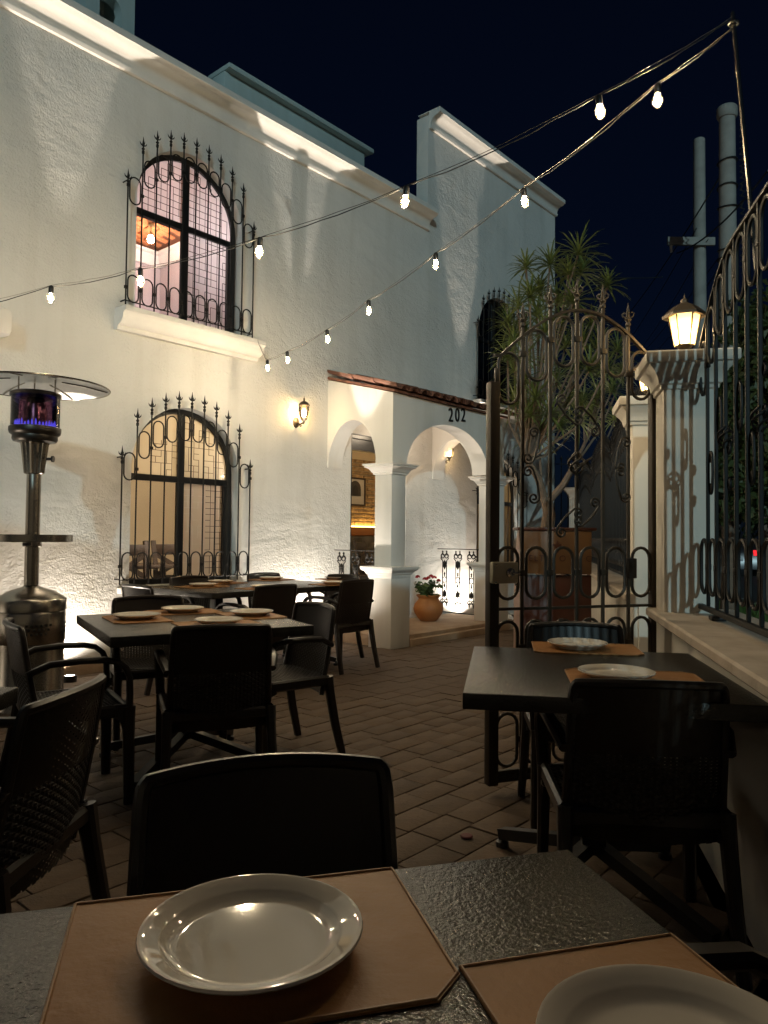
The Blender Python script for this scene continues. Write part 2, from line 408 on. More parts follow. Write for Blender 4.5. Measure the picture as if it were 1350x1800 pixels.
def strip(name, o0, o1, z, m, a0=-12, a1=90, kind='structure'):
    b = MB(); b.add([FP(a0, o0, z), FP(a1, o0, z), FP(a1, o1, z), FP(a0, o1, z)], [(0, 1, 2, 3)])
    x = mk(name, b, m, smooth=0); x['kind'] = kind; return x
strip('pavement', 0.98, 3.0, -0.004, 'pavement')
strip('verge', 3.0, 3.9, -0.012, 'earth')
kb = MB(); kb.cbox(-12, 90, -4.1, -3.9, -0.12, 0.03, 0.02, Matrix.Rotation(FA, 4, 'Z')); struct('kerb', kb, 'kerb')
strip('road', 4.1, 11.0, -0.03, 'asphalt')
strip('far_pavement', 11.0, 16.0, 0.02, 'pavement')
gr = MB()
for i in range(5200):
    p = FP(random.uniform(3.5, 15), random.uniform(3.02, 3.88), -0.012); a = random.random() * 6.28; h = random.uniform(.05, .13); w_ = .008
    d = Vector((math.cos(a), math.sin(a), 0)); ln = Vector((random.uniform(-.05, .05), random.uniform(-.05, .05), h))
    gr.add([p - d * w_, p + d * w_, p + ln], [(0, 1, 2)])
o = mk('grass', gr, 'grass', smooth=0, recalc=False); tag(o, 'short green grass on the verge beyond the iron fence', 'grass', kind='stuff')

# tall plain wall added out of view to keep street light off the tables
rw = thing('light_block_wall', 'tall plain white wall added out of view behind the camera to block street light', 'wall', (0, -2.3, 0))
b = MB(); b.cbox(-9, .95, -.25, 0, -.05, 3.5, .01); mk('wall_face', b, 'plaster', rw)
b = MB(); b.cbox(-9.05, 1.0, -.32, .07, 3.501, 3.6, .02); mk('coping', b, 'trim', rw)
# ------------------------------------------------------------------ house
house = thing('house', 'white stucco two storey house with arched grilled windows and corner porch', 'house', W0, HA)
WT, TALL, TS = 5.56, 7.02, 5.12
WIN = [(1.335, 0.72, 'lower lit window', 0), (1.335, 3.22, 'upper lit window', 1), (7.0, 0.72, 'lower far', 2), (7.0, 3.22, 'upper dark', 3)]
HWID = 0.605
def archloop(cx, zb, hw=HWID, zs=1.10, n=20):
    return [(cx - hw, zb), (cx + hw, zb)] + arc(cx, zb + zs, hw, hw, 0, 180, n)
DOOR = (3.64, 4.70, 0.12, 2.44)
wall = MB()
outer = [(-6, -0.05), (8.78, -0.05), (8.78, TALL), (TS, TALL), (TS, WT), (-6, WT)]
holes = [archloop(c, z) for c, z, *_ in WIN] + [[(DOOR[0], DOOR[2]), (DOOR[1], DOOR[2]), (DOOR[1], DOOR[3]), (DOOR[0], DOOR[3])]]
wall.plate(outer, holes, 0.0, 0.20)
mk('wall', wall, 'stucco', house, smooth=30)
sw = MB(); sw.box(8.56, 8.775, 0.201, 5.5, -0.05, WT - .003); mk('side_wall', sw, 'plaster', house)
sw = MB(); sw.box(-6, -5.8, .201, 5.5, -.05, WT - .003); mk('side_wall', sw, 'plaster', house)
bw = MB(); bw.box(-6, 8.775, 5.5, 5.7, -.05, WT - .003); mk('rear_wall', bw, 'plaster', house)
rf = MB(); rf.box(-5.8, 8.56, 0.2, 5.5, 5.28, 5.40); mk('flat_roof', rf, 'teal', house)
def cornice(x0, x1, zt, nm):
    P = [(0.0, -0.235), (-0.035, -0.235), (-0.045, -0.205), (-0.045, -0.198), (-0.030, -0.195)]
    for i in range(9):
        a = R(90 * i / 8); P.append((-0.030 - 0.105 * (1 - math.cos(a)), -0.185 + 0.105 * math.sin(a)))
    P += [(-0.150, -0.078), (-0.165, -0.060), (-0.19, -0.055), (-0.19, 0.0), (-0.185, 0.012), (0.19, 0.012), (0.19, 0.0015), (0.0, 0.0015)]
    b = MB(); b.extrude_x([(y, z + zt) for y, z in P], x0, x1); return mk(nm, b, 'trim', house, smooth=50)
cornice(-6, TS, WT + 0.075, 'cornice'); cornice(TS + .012, 8.80, TALL + 0.05, 'cornice')
pl = MB(); pl.cbox(-6, 3.15, -0.10, 0.05, -0.06, 0.10, 0.015); mk('plinth', pl, 'step', house)

# windows
def lattice(x0, x1, z0, z1, cx, zc, rad, step, m, gaps, y):
    b = MB(); lw = 0.0024; rnd = random.Random(int(x0 * 100 + z0 * 10))
    def inside(x, z): return z <= zc or (x - cx) ** 2 + (z - zc) ** 2 < (rad - 0.02) ** 2
    nx = int((x1 - x0) / step); nz = int((z1 - z0) / step)
    for i in range(1, nx + 1):
        for j in range(nz + 1):
            xa = x0 + i * step; za = z0 + j * step; zb = min(za + step, z1)
            if inside(xa, zb) and rnd.random() > gaps: b.box(xa - lw, xa + lw, y - .002, y + .001, za, zb)
    for j in range(1, nz + 1):
        for i in range(nx + 1):
            za = z0 + j * step; xa = x0 + i * step; xb = min(xa + step, x1)
            if inside(xa, za) and inside(xb, za) and rnd.random() > gaps: b.box(xa, xb, y - .0025, y + .0015, za - lw, za + lw)
    return b
def pane_mesh(kind, cx, zb):
    fy = 0.132
    L, Rr, zt, zs = cx - HWID + .05, cx + HWID - .05, zb + 1.01, zb + 1.10
    b = MB()
    if kind == 'll': b.plate([(L, zb + .05), (cx - .03, zb + .05), (cx - .03, zt - .03), (L, zt - .03)], [], fy, fy + .005)
    if kind == 'lr': b.plate([(cx + .03, zb + .05), (Rr, zb + .05), (Rr, zt - .03), (cx + .03, zt - .03)], [], fy, fy + .005)
    r = HWID - .05
    if kind == 'ul': b.plate([(cx - .03, zt + .03), (cx - .03, zs + r)] + arc(cx, zs, r, r, 92, 180, 12) + [(L, zt + .03)], [], fy, fy + .005)
    if kind == 'ur': b.plate([(cx + .03, zt + .03), (Rr, zt + .03)] + arc(cx, zs, r, r, 0, 88, 12) + [(cx + .03, zs + r)], [], fy, fy + .005)
    return b
def window(cx, zb, idx):
    fr = MB(); y0, y1 = 0.105, 0.165
    zs = zb + 1.10
    out = archloop(cx, zb, HWID - .002); inn = archloop(cx, zb + 0.05, HWID - 0.05, 1.05)
    fr.plate(out, [inn], y0, y1)
    fr.box(cx - .032, cx + .032, y0 + .004, y1 - .004, zb + .03, zs + HWID - .03)
    fr.box(cx - HWID + .03, cx + HWID - .03, y0 + .002, y1 - .002, zb + 0.98, zb + 1.04)
    wf = mk('window', fr, 'frame', house)
    # opening casement stile beside the mullion
    if idx in (0, 1):
        st = MB(); st.box(cx + HWID - .10, cx + HWID - .052, y0 - .004, y1 - .01, zb + .052, zb + .978); mk('casement_stile', st, 'frame', wf)
    if idx == 3: sets = {k: 'darkglass' for k in ('ll', 'lr', 'ul', 'ur')}
    elif idx == 1: sets = {'ll': 'glass', 'lr': 'film', 'ul': 'film', 'ur': 'film'}
    elif idx == 0: sets = {'ll': 'glass', 'lr': 'film2', 'ul': 'filmclear', 'ur': 'filmclear'}
    else: sets = {'ll': 'filmclear', 'lr': 'filmclear', 'ul': 'filmclear', 'ur': 'filmclear'}
    for k, m in sets.items(): mk('pane', pane_mesh(k, cx, zb), m, wf, smooth=0)
    ly = 0.126; zt = zb + 1.01
    if idx == 1:
        mk('lattice', lattice(cx + .03, cx + .50, zb + .08, zt - .03, cx, zs, HWID, .072, 'lattice', .18, ly), 'lattice', wf, smooth=0)['kind'] = 'stuff'
        mk('lattice', lattice(cx + .03, cx + .55, zt + .03, zs + .55, cx, zs, HWID - .05, .068, 'lattice', .04, ly), 'lattice', wf, smooth=0)['kind'] = 'stuff'
        mk('lattice', lattice(cx - .55, cx - .03, zt + .03, zs + .55, cx, zs, HWID - .05, .068, 'lattice', .04, ly), 'lattice', wf, smooth=0)['kind'] = 'stuff'
    if idx == 0:
        mk('lattice', lattice(cx + .03, cx + .30, zb + .08, zt - .03, cx, zs, HWID, .060, 'lattice_pale', .45, ly), 'lattice_pale', wf, smooth=0)['kind'] = 'stuff'
        mk('lattice', lattice(cx + .30, cx + .50, zb + .08, zt - .03, cx, zs, HWID, .060, 'lattice', .12, ly), 'lattice', wf, smooth=0)['kind'] = 'stuff'
        mk('lattice', lattice(cx + .03, cx + .55, zt + .03, zs + .55, cx, zs, HWID - .05, .060, 'lattice', .35, ly), 'lattice', wf, smooth=0)['kind'] = 'stuff'
        mk('lattice', lattice(cx - .34, cx - .03, zt + .03, zs + .28, cx, zs, HWID - .05, .060, 'lattice', .35, ly), 'lattice', wf, smooth=0)['kind'] = 'stuff'
    # sill
    if zb > 2:
        P = [(0.0, -.20), (-.05, -.20), (-.055, -.175), (-.06, -.165)] + [(-.06 - .09 * math.sin(R(a)), -.07 - .09 * math.cos(R(a))) for a in range(0, 91, 15)] + [(-.165, -.055), (-.185, -.05), (-.185, -.012), (-.18, -.004), (.12, -.004), (.12, -.03), (.0, -.03)]
        b = MB(); b.extrude_x([(y, z + zb) for y, z in P], cx - .80, cx + .80); mk('window_sill', b, 'trim', house, smooth=50)
    else:
        b = MB(); b.cbox(cx - .72, cx + .72, -.07, .10, zb - .06, zb - .004, .008); mk('window_sill', b, 'trim', house)
    return wf
for c, z, lab, i in WIN: window(c, z, i)

# iron grilles on the windows
def stadium(w_, h, n=8):
    r = w_ / 2; pts = []
    for i in range(n + 1): a = R(180 * i / n); pts.append((r * math.cos(a), h / 2 - r + r * math.sin(a)))
    for i in range(n + 1): a = R(180 + 180 * i / n); pts.append((r * math.cos(a), -h / 2 + r + r * math.sin(a)))
    return pts
def ringmesh(w_, h, r, m):
    b = MB(); b.tube([(x, 0, z) for x, z in stadium(w_, h)], r, 6, closed=True); return b.mesh('oval_ring', m)
def collarmesh(m, w_=0.03):
    b = MB(); b.cbox(-w_ / 2, w_ / 2, -.011, .011, -.014, .014, .003); return b.mesh('collar', m)
def spearmesh(m):
    b = MB()
    b.lathe([(.006, 0), (.013, .008), (.013, .03), (.007, .036), (.016, .05), (.007, .064), (.006, .075), (.011, .09), (.008, .115), (.001, .165)], 8)
    for s in (-1, 1):
        b.tube([(0, 0, .078), (s * .018, 0, .083), (s * .030, 0, .094), (s * .036, 0, .112)], [.005, .006, .005, .001], 6)
        b.tube([(0, s * .004, .078), (0, s * .014, .083), (0, s * .022, .094), (0, s * .026, .112)], [.005, .005, .004, .001], 6)
    return b.mesh('finial', m)
IR = dict(ring=ringmesh(.108, .245, .0068, 'iron'), collar=collarmesh('iron'), spear=spearmesh('iron'))
b = MB(); b.tube([(0, 0, 0), (0, 0, 1)], .0072, 8); IR['bar'] = b.mesh('bar', 'iron')
def grille(cx, zb):
    hw = .72; cx = cx - .025; n = 11; y = -.085; base = zb + .02; sp = 2 * hw / (n - 1)
    rail = MB(); rail.tube([(cx - hw, y, base + .045), (cx + hw, y, base + .045)], .006, 6)
    g = mk('window_grille', rail, 'iron', house)
    for s in (-1, 1):
        for z in (base + .05, base + 1.14): br_ = MB(); br_.tube([(cx + s * hw, y, z), (cx + s * hw, .02, z)], .006, 6); mk('wall_bracket', br_, 'iron', g)
    tip = lambda x: base + 1.24 + .59 * math.sqrt(max(0, 1 - (x / hw) ** 2))
    for i in range(n):
        x = -hw + i * sp; t = tip(x) - .165
        ob('bar', IR['bar'], g, (cx + x, y, base), None, (1, 1, t - base))
        ob('finial', IR['spear'], g, (cx + x, y, t))
    for i in range(n - 1):
        x = -hw + (i + .5) * sp
        zt = base + .86 + .74 * math.sqrt(max(0, 1 - (x / hw) ** 2))
        ob('oval_ring', IR['ring'], g, (cx + x, y, zt - .1225)); ob('oval_ring', IR['ring'], g, (cx + x, y, base + .165))
        ob('collar', IR['collar'], g, (cx + x + sp / 2, y, zt - .1225 - .02)); ob('collar', IR['collar'], g, (cx + x - sp / 2, y, base + .165))
for c, z, lab, i in WIN: grille(c, z)

# porch: walls with arches, pillars, roof, step, railings, number
PL0, PR0, PT, TH = 3.23, 5.50, 1.0, .24
ZS, ZE = 1.99, 2.74
fw = MB()
outer = [(PL0, ZS)] + [(PL0, ZE), (PR0, ZE), (PR0, ZS), (5.12, ZS)] + arc(4.30, ZS, .82, .53, 0, 180, 24)[1:-1] + [(3.48, ZS)]
fw.plate(outer, [], -PT, -PT + TH); fw.extrude_x([(-PT + .001, ZE - .002), (-PT + TH - .001, ZE - .002), (-PT + TH - .001, ZE + .076), (-PT + .001, ZE + .016)], PL0 + .001, PR0 - .001); mk('porch_wall', fw, 'plaster', house, smooth=30)
def sidewall(x0):
    b = MB(); T = Matrix.Translation((x0, 0, 0)) @ Matrix.Rotation(R(90), 4, 'Z')
    # plate x -> y(house) ; local x runs from -t to 0
    rise = [( -.76, ZS)] + [(-.76, ZE + .078), (-.003, ZE + .276), (-.003, ZS), (-.02, ZS)] + arc(-.39, ZS, .37, .52, 0, 180, 20)[1:-1] + [(-.757, ZS)]
    b.plate(rise, [], -TH, 0, T); return mk('porch_wall', b, 'plaster', house, smooth=30)
sidewall(PL0); sidewall(PR0 - TH)
def pillar(cx, cy, z0):
    b = MB(); b.cbox(cx - .16, cx + .16, cy - .16, cy + .16, z0, .76, .006); p = mk('porch_pillar', b, 'plaster', house)
    b = MB(); b.band(cx, cy, .135, [(.0, .74), (.028, .745), (.034, .765), (.034, .78), (.05, .79), (.05, .80), (.062, .815), (.085, .83), (.095, .845), (.095, .868), (.0, .872)]); mk('pillar_band', b, 'trim', p)
    b = MB(); b.cbox(cx - .12, cx + .12, cy - .12, cy + .12, .87, 1.90, .005); mk('pillar_shaft', b, 'plaster', p)
    b = MB(); b.band(cx, cy, .12, [(.0, 1.865), (.018, 1.87), (.018, 1.888), (.03, 1.895), (.035, 1.91), (.05, 1.93), (.068, 1.94), (.085, 1.948), (.085, 1.962), (.10, 1.968), (.10, 1.985), (.0, 1.988)]); mk('pillar_capital', b, 'trim', p)
pillar(PL0 + .10, -PT + .11, -.02); pillar(PR0 - .12, -PT + .11, .10)
# corbel at the wall for the left arch is the arch foot itself
st = MB(); st.cbox(3.24, 5.70, -1.03, -.003, -.05, .12, .018); mk('porch_floor', st, 'step', house)
st = MB(); st.cbox(3.50, 5.76, -1.09, -1.02, -.05, .075, .014); mk('porch_step', st, 'step', house)
pll = thing('porch_fill_lamp', 'small unseen lamp added under the porch roof to brighten it', 'lamp', H(4.3, -.42, 2.60), HA)  # added lamp, out of view, that brightens the porch interior
b = MB(); b.lathe([(.0, .0), (.07, .0), (.08, .02), (.07, .05), (.0, .055)], 16); mk('lamp_body', b, 'white', pll)
point('lamp_light', (0, 0, -.05), 15, (1, .80, .56), .05, pll)
# roof
zr0, zr1 = ZE + .045, ZE + .33
sl_ = math.atan2(zr1 - zr0, PT + .08)
b = MB(); T = Matrix.Translation((0, -PT - .08, zr0)) @ Matrix.Rotation(sl_, 4, 'X')
b.box(PL0 - .025, PR0 + .06, 0.03, 1.09, -.042, -.014, T); proof = mk('porch_roof', b, 'tile', house)
tm = MB()
n = 8; ln = .42
vs = []; fs = []
for k, (y, r) in enumerate(((0, .088), (ln, .072))):
    for rr in (r, r - .014):
        for i in range(n + 1): a = R(180 * i / n); vs.append(Vector((rr * math.cos(a), y, rr * math.sin(a) * .8)))
m1 = n + 1
for i in range(n):
    fs += [(i, i + 1, 2 * m1 + i + 1, 2 * m1 + i), (m1 + i, m1 + i + 1, 3 * m1 + i + 1, 3 * m1 + i), (i, i + 1, m1 + i + 1, m1 + i), (2 * m1 + i, 2 * m1 + i + 1, 3 * m1 + i + 1, 3 * m1 + i)]
tm.add(vs, fs); tme = tm.mesh('roof_tile', 'tile')
ncol = 13; wtile = (PR0 - PL0 + .06) / ncol
for c in range(ncol):
    for r in range(3):
        x = PL0 - .005 + (c + .5) * wtile
        loc = T @ Vector((x + random.uniform(-.006, .006), -.03 + r * .34 + random.uniform(-.015, .015), .004 + r * .002))
        ob('roof_tile', tme, proof, loc, (sl_ + random.uniform(.02, .05), random.uniform(-.03, .03), random.uniform(-.03, .03)), (1, 1, random.uniform(.8, 1.0)))
for c in range(ncol + 1):       # channel tiles, laid hollow side up
    for r in range(3):
        loc = T @ Vector((PL0 - .005 + c * wtile, -.015 + r * .34, .056))
        ob('roof_tile', tme, proof, loc, (-(sl_ + .02), pi, 0), (.8, 1, .7))
# railings: wire and cast iron balusters
def balmesh():
    b = MB()
    for s in (-1, 1):
        x = s * .033
        b.tube([(x, 0, .06), (x, 0, .62)], .0065, 6)
        for zc, sg in ((.685, 1), (.07, -1)):
            pts = [(x + s * .008 * 0 + math.cos(a) * rr * s, 0, zc + sg * math.sin(a) * rr) for a, rr in [(R(t), .030 - .020 * max(0, (t - 250) / 360)) for t in range(-90, 560, 25)]]
            b.tube(pts, .006, 6)
            b.lathe([(.003, 0), (.012, .006), (.007, .016), (.014, .026), (.008, .038), (.0, .046)], 6, (x, 0, zc + .03 if sg > 0 else zc - .072))
        b.tube([(x, 0, .62), (s * .060, 0, .645), (s * .066, 0, .66)], .006, 6)
    b.lathe([(.0, -.09), (.016, -.06), (.030, -.03), (.026, -.01), (.036, 0), (.02, .02), (.0, .045)], 8, (0, 0, .585))
    b.lathe([(.0, .08), (.014, .05), (.026, .02), (.022, 0), (.030, -.012), (.012, -.03), (.0, -.04)], 8, (0, 0, .155))
    b.tube([(math.cos(R(a)) * .034, 0, .36 + math.sin(R(a)) * .04) for a in range(0, 360, 30)], .006, 6, closed=True)
    for s in (-1, 1): b.lathe([(.0, 0), (.014, .015), (.008, .03), (.016, .04), (.0, .065)] if s > 0 else [(.0, 0), (.014, -.015), (.008, -.03), (.016, -.04), (.0, -.065)], 6, (0, 0, .36 + s * .045))
    return b.mesh('baluster', 'iron')
bme = balmesh()
def railing(x, ys):
    b = MB(); b.tube([(x, -.02, 1.03), (x, -.76, 1.03)], .006, 6); b.tube([(x, -.02, .17), (x, -.76, .17)], .008, 6)
    g = mk('railing', b, 'iron', house)
    for y in ys: ob('baluster', bme, g, (x, y, .25), (0, 0, R(90)))
railing(PL0 + .12, (-.14, -.36, -.58)); railing(PR0 - .12, (-.14, -.36, -.58))
# house number
def text_mesh(txt, size, ext):
    c = bpy.data.curves.new('t', 'FONT'); c.body = txt; c.size = size; c.extrude = ext; c.align_x = 'CENTER'
    o = bpy.data.objects.new('t', c); COL.objects.link(o); bpy.context.view_layer.update()
    me = bpy.data.meshes.new_from_object(o.evaluated_get(bpy.context.evaluated_depsgraph_get())); bpy.data.objects.remove(o); return me
num = thing('house_number', 'black metal house number 202 above the porch front arch', 'house number', H(4.3, -PT - .004, 2.55), HA)
for i, ch in enumerate('202'):
    px = (791, 802.5, 813)[i]; s, z = hp(px, 741, -PT)
    me = text_mesh(ch, .235, .006); me.materials.append(M['iron']); p = H(s, -PT - .012, z) - H(4.3, -PT - .004, 2.55)
    q = Matrix.Rotation(-HA, 3, 'Z') @ p
    ob('digit', me, num, q, (R(90), 0, 0), (.82, 1, 1))
# door frame
b = MB(); d0, d1, dz0, dz1 = DOOR
b.plate([(d0 + .002, dz0), (d1 - .002, dz0), (d1 - .002, dz1 - .002), (d0 + .002, dz1 - .002)], [[(d0 + .05, dz0 + .02), (d1 - .05, dz0 + .02), (d1 - .05, dz1 - .05), (d0 + .05, dz1 - .05)]], .03, .14)
dfm = mk('door_frame', b, 'frame', house)
b = MB(); b.box(d0 + .05, d1 - .05, .05, .12, dz1 - .19, dz1 - .05); mk('door_header', b, 'frame', dfm)

# lower room
b = MB(); b.box(-5.7, 8.55, .201, 5.4, .02, .10); mk('room_floor', b, 'darkwood', house)
b = MB(); b.box(-5.7, 8.55, .201, 5.4, 2.78, 3.02); mk('room_ceiling', b, 'beige', house)
b = MB(); b.box(-.9, 9, 3.25, 3.35, .101, 2.779); b.box(-1.0, -.9, .201, 3.35, .101, 2.779); mk('room_wall', b, 'beige', house)
b = MB(); b.box(5.2, 8.55, 3.20, 3.249, .101, 2.66); bwall = mk('brick_wall', b, 'mortar', house)
BL, BH_ = .235, .072
bb = MB(); bb.cbox(-BL / 2 + .007, BL / 2 - .007, -.018, .012, -BH_ / 2 + .006, BH_ / 2 - .006, .005); brm = bb.mesh('brick', 'brick')
for r in range(17):
    for k in range(14):
        x = 5.35 + k * BL + (r % 2) * BL / 2
        if 6.5 < x < 8.5: ob('brick', brm, bwall, (x, 3.19 + random.uniform(-.004, .004), 1.43 + r * BH_), (random.uniform(-.02, .02), 0, random.uniform(-.02, .02)))
b = MB(); b.cbox(5.3, 8.5, 3.02, 3.185, 1.20, 1.36, .01); ledge = mk('booth_ledge', b, 'orangewood', house)
b = MB(); b.box(5.35, 8.45, 3.10, 3.13, 1.362, 1.375); mk('led_strip', b, 'led', house, smooth=0)
# tufted booth back
b = MB(); n1, n2 = 60, 12
vs = [Vector((5.35 + 3.1 * i / n1, 2.98 - .05 * abs(math.sin(pi * i / n1 * 14)) * abs(math.sin(pi * (j / n2 * 3 + .5 * (int(i / n1 * 14) % 2)))) , .55 + .64 * j / n2)) for j in range(n2 + 1) for i in range(n1 + 1)]
b.add(vs, [(j * (n1 + 1) + i, j * (n1 + 1) + i + 1, (j + 1) * (n1 + 1) + i + 1, (j + 1) * (n1 + 1) + i) for j in range(n2) for i in range(n1)])
b.box(5.35, 8.45, 2.5, 2.97, .101, .50); mk('booth_seat', b, 'tuft', house)
# picture on the bricks
sx, sz = hp(641, 890, 3.16); _, szt = hp(641, 841, 3.16)
pc = thing('framed_picture', 'framed black and white photograph hanging on the brick wall indoors', 'picture', H(sx - .3, 3.165, (sz + szt) / 2), HA)
hh = (szt - sz) / 2
b = MB(); b.plate([(-.3, -hh), (.3, -hh), (.3, hh), (-.3, hh)], [[(-.27, -hh + .03), (.27, -hh + .03), (.27, hh - .03), (-.27, hh - .03)]], -.03, 0); mk('picture_frame', b, 'darkwood', pc)
b = MB(); b.box(-.27, .27, -.012, -.002, -hh + .03, hh - .03); mk('print', b, 'paper', pc)
b = MB(); b.plate([(-.12, -.08), (.18, -.08), (.18, .05)] + arc(.03, .05, .15, .15, 0, 180, 10)[1:], [], -.016, -.0125); mk('print_figure', b, 'photodark', pc)
b = MB(); b.plate([(-.04, -.08), (.10, -.08), (.10, .03)] + arc(.03, .03, .07, .09, 0, 180, 8)[1:], [], -.02, -.0165); mk('print_doorway', b, 'black', pc)
# indoor lights (inside the lit rooms)
def pendant(s, y, z, e, col):
    p = thing('unseen_room_lamp', 'small round unseen lamp inside the lit ground floor room', 'lamp', H(s, y, z), HA, 'ceiling lamps inside the ground floor')
    b = MB(); b.lathe([(.0, .0), (.10, .0), (.11, .02), (.09, .05), (.0, .06)], 16); mk('lamp_body', b, 'white', p)
    point('lamp_light', (0, 0, -.06), e, col, .06, p)
pendant(1.75, .95, 2.70, 52, (1, .78, .50)); pendant(2.30, .62, 1.85, 62, (1, .86, .70)); pendant(4.6, 1.7, 2.70, 14, (1, .70, .36)); pendant(7.2, 1.2, 2.70, 22, (1, .74, .42))  # second one hangs low, added to brighten the frosted window pane
# dining chairs seen through windows
def woodchair(loc, rz, lab):
    c = thing('dining_chair', lab, 'chair', loc, rz)
    b = MB(); b.cbox(-.22, .22, -.21, .21, .42, .46, .01); mk('seat', b, 'darkwood', c)
    b = MB()
    for s in (-1, 1): b.sweep([(s * .20, -.19, .46), (s * .205, -.22, .75), (s * .225, -.27, 1.02)], sq(.05, .035))
    b.cbox(-.2, .2, -.265, -.235, .86, .98, .008); b.cbox(-.2, .2, -.23, -.2, .58, .63, .006)
    b.sweep([(-.19, -.215, .63), (.19, -.245, .86)], sq(.03, .05), (0, 1, 0)); b.sweep([(.19, -.215, .63), (-.19, -.245, .86)], sq(.03, .05), (0, 1, 0))
    mk('backrest', b, 'darkwood', c)
    for sx_ in (-1, 1):
        for sy in (-1, 1): b = MB(); b.cbox(sx_ * .19 - .022, sx_ * .19 + .022, sy * .18 - .022, sy * .18 + .022, 0, .42, .004); mk('leg', b, 'darkwood', c)
def hpz(px, py, z):
    g = gp(px, py, z); return g
woodchair(H(1.35, .85, .10), HA + R(180), 'dark wooden cross-back chair seen through the lower window clear pane')
woodchair(H(1.95, 1.05, .10), HA + R(160), 'second dark wooden cross-back chair deeper inside the lower window')
woodchair(H(6.35, 2.0, .10), HA + R(200), 'red-brown wooden chair inside the open doorway by the booth')
tb = thing('dining_table', 'dark wooden table inside the lower window', 'table', H(1.6, 1.5, .10), HA)
b = MB(); b.cbox(-.7, .7, -.35, .35, .71, .75, .01); mk('tabletop', b, 'darkwood', tb)
for sx_ in (-1, 1):
    for sy in (-1, 1): b = MB(); b.cbox(sx_ * .62 - .03, sx_ * .62 + .03, sy * .28 - .03, sy * .28 + .03, 0, .71, .004); mk('leg', b, 'darkwood', tb)
# upper room
UX0, UX1, UY, UZ = -1.0, 2.62, 2.6, 4.90
b = MB(); b.box(UX0 - .1, UX1 + .1, .201, UY + .1, 3.03, 3.10); mk('room_floor', b, 'darkwood', house)
b = MB(); b.box(UX0, UX1, UY, UY + .1, 3.10, 5.26); b.box(UX0 - .1, UX0, .201, UY + .1, 3.10, 5.26); b.box(UX1, UX1 + .1, .201, UY + .1, 3.10, 5.26); mk('room_wall', b, 'pinkwhite', house)
b = MB()
P = [(0, -.14), (-.03, -.14), (-.04, -.10), (-.08, -.06), (-.09, -.02), (-.13, 0), (-.13, .03), (0, .03)]
b.extrude_x([(UY + y, UZ + z) for y, z in P], UX0, UX1)
b2 = MB(); b2.extrude_x([(y, UZ + z) for y, z in P], -UY, 0)
b.add([Vector((UX1 + v[1], -v[0], v[2])) for v in b2.v], b2.f)
mk('room_cornice', b, 'trim', house)
# brick dome: courses curve over the room
vb = MB(); nvx, nvy = 26, 22; vx0, vx1, vy0, vy1 = UX0, UX1, .21, UY
def vz(x, y):
    u = (x - vx0) / (vx1 - vx0) * 2 - 1; v = (y - vy0) / (vy1 - vy0) * 2 - 1
    return UZ + .03 + .36 * math.cos(u * 1.45) * math.cos(v * 1.3)
vs = [Vector((vx0 + (vx1 - vx0) * i / nvx, vy0 + (vy1 - vy0) * j / nvy, vz(vx0 + (vx1 - vx0) * i / nvx, vy0 + (vy1 - vy0) * j / nvy) + .012)) for j in range(nvy + 1) for i in range(nvx + 1)]
vb.add(vs, [(j * (nvx + 1) + i, j * (nvx + 1) + i + 1, (j + 1) * (nvx + 1) + i + 1, (j + 1) * (nvx + 1) + i) for j in range(nvy) for i in range(nvx)])
vault = mk('brick_vault', vb, 'vaultmortar', house)
bb = MB(); bb.cbox(-.112, .112, -.036, .036, -.012, .012, .004); vbm = bb.mesh('brick', 'vaultbrick')
for j in range(31):
    for i in range(14):
        x = vx0 + .12 + i * .24 + (j % 2) * .12; y = vy0 + .06 + j * .078
        if y > vy1 - .08 or x > vx1 - .1 or x < .7: continue
        e = .02; nx_ = Vector((-(vz(x + e, y) - vz(x - e, y)) / (2 * e), -(vz(x, y + e) - vz(x, y - e)) / (2 * e), 1)).normalized()
        o = ob('brick', vbm, vault, (x, y, vz(x, y) - .006)); o.rotation_euler = Vector((0, 0, 1)).rotation_difference(nx_).to_euler()
bs, bz = hp(265, 420, 2.0)
p = thing('room_bulb', 'bare glowing bulb under the brick vault behind the upper window', 'bulb', H(bs, 2.0, bz), HA)
b = MB(); b.lathe([(.0, -.055), (.03, -.045), (.045, -.01), (.03, .03), (.015, .05), (.0, .052)], 14); mk('glass_bulb', b, 'roombulb', p)
b = MB(); b.lathe([(.016, .05), (.016, .09), (.006, .095), (.006, .16), (.04, .165), (.04, .18)], 12); mk('lamp_holder', b, 'brass', p)
point('bulb_light', (0, 0, -.12), 9, (1, .66, .48), .05, p)
point('pane_fill_light', (1.95, .85, 4.25), 84, (1, .91, .91), .1, house)  # added light without a fixture, makes the frosted panes bright from inside

# ------------------------------------------------------------------ roofs and walls behind
s0, z0 = hp(395, 118, 1.7); s1, z1 = hp(650, 266, 1.7)
zb_ = (z0 + z1) / 2
par = thing('rooftop_parapet', 'plain grey-green rooftop parapet rising behind the lit cornice', 'parapet', H(s0, 1.7, 0), HA)
b = MB(); b.cbox(0, s1 - s0 - .12, 0, .28, 5.41, zb_ - .06, .01); mk('parapet_wall', b, 'teal', par)
b = MB(); b.cbox(-.0, s1 - s0, -.10, .38, zb_ - .055, zb_ + .02, .02); mk('coping', b, 'teal', par)
sL, zL = hp(150, 20, 2.6); sR, _ = hp(237, 20, 2.6); a0, _ = hp(175, 20, 2.6); a1, za = hp(214, 20, 2.6); _, ztop = hp(194, -8, 2.6)
tw = thing('bell_tower', 'small plastered bell tower with arched dark opening above the parapet', 'tower', H(sL, 2.6, 0), HA)
ww = sR - sL; ac = (a0 + a1) / 2 - sL; ar = (a1 - a0) / 2
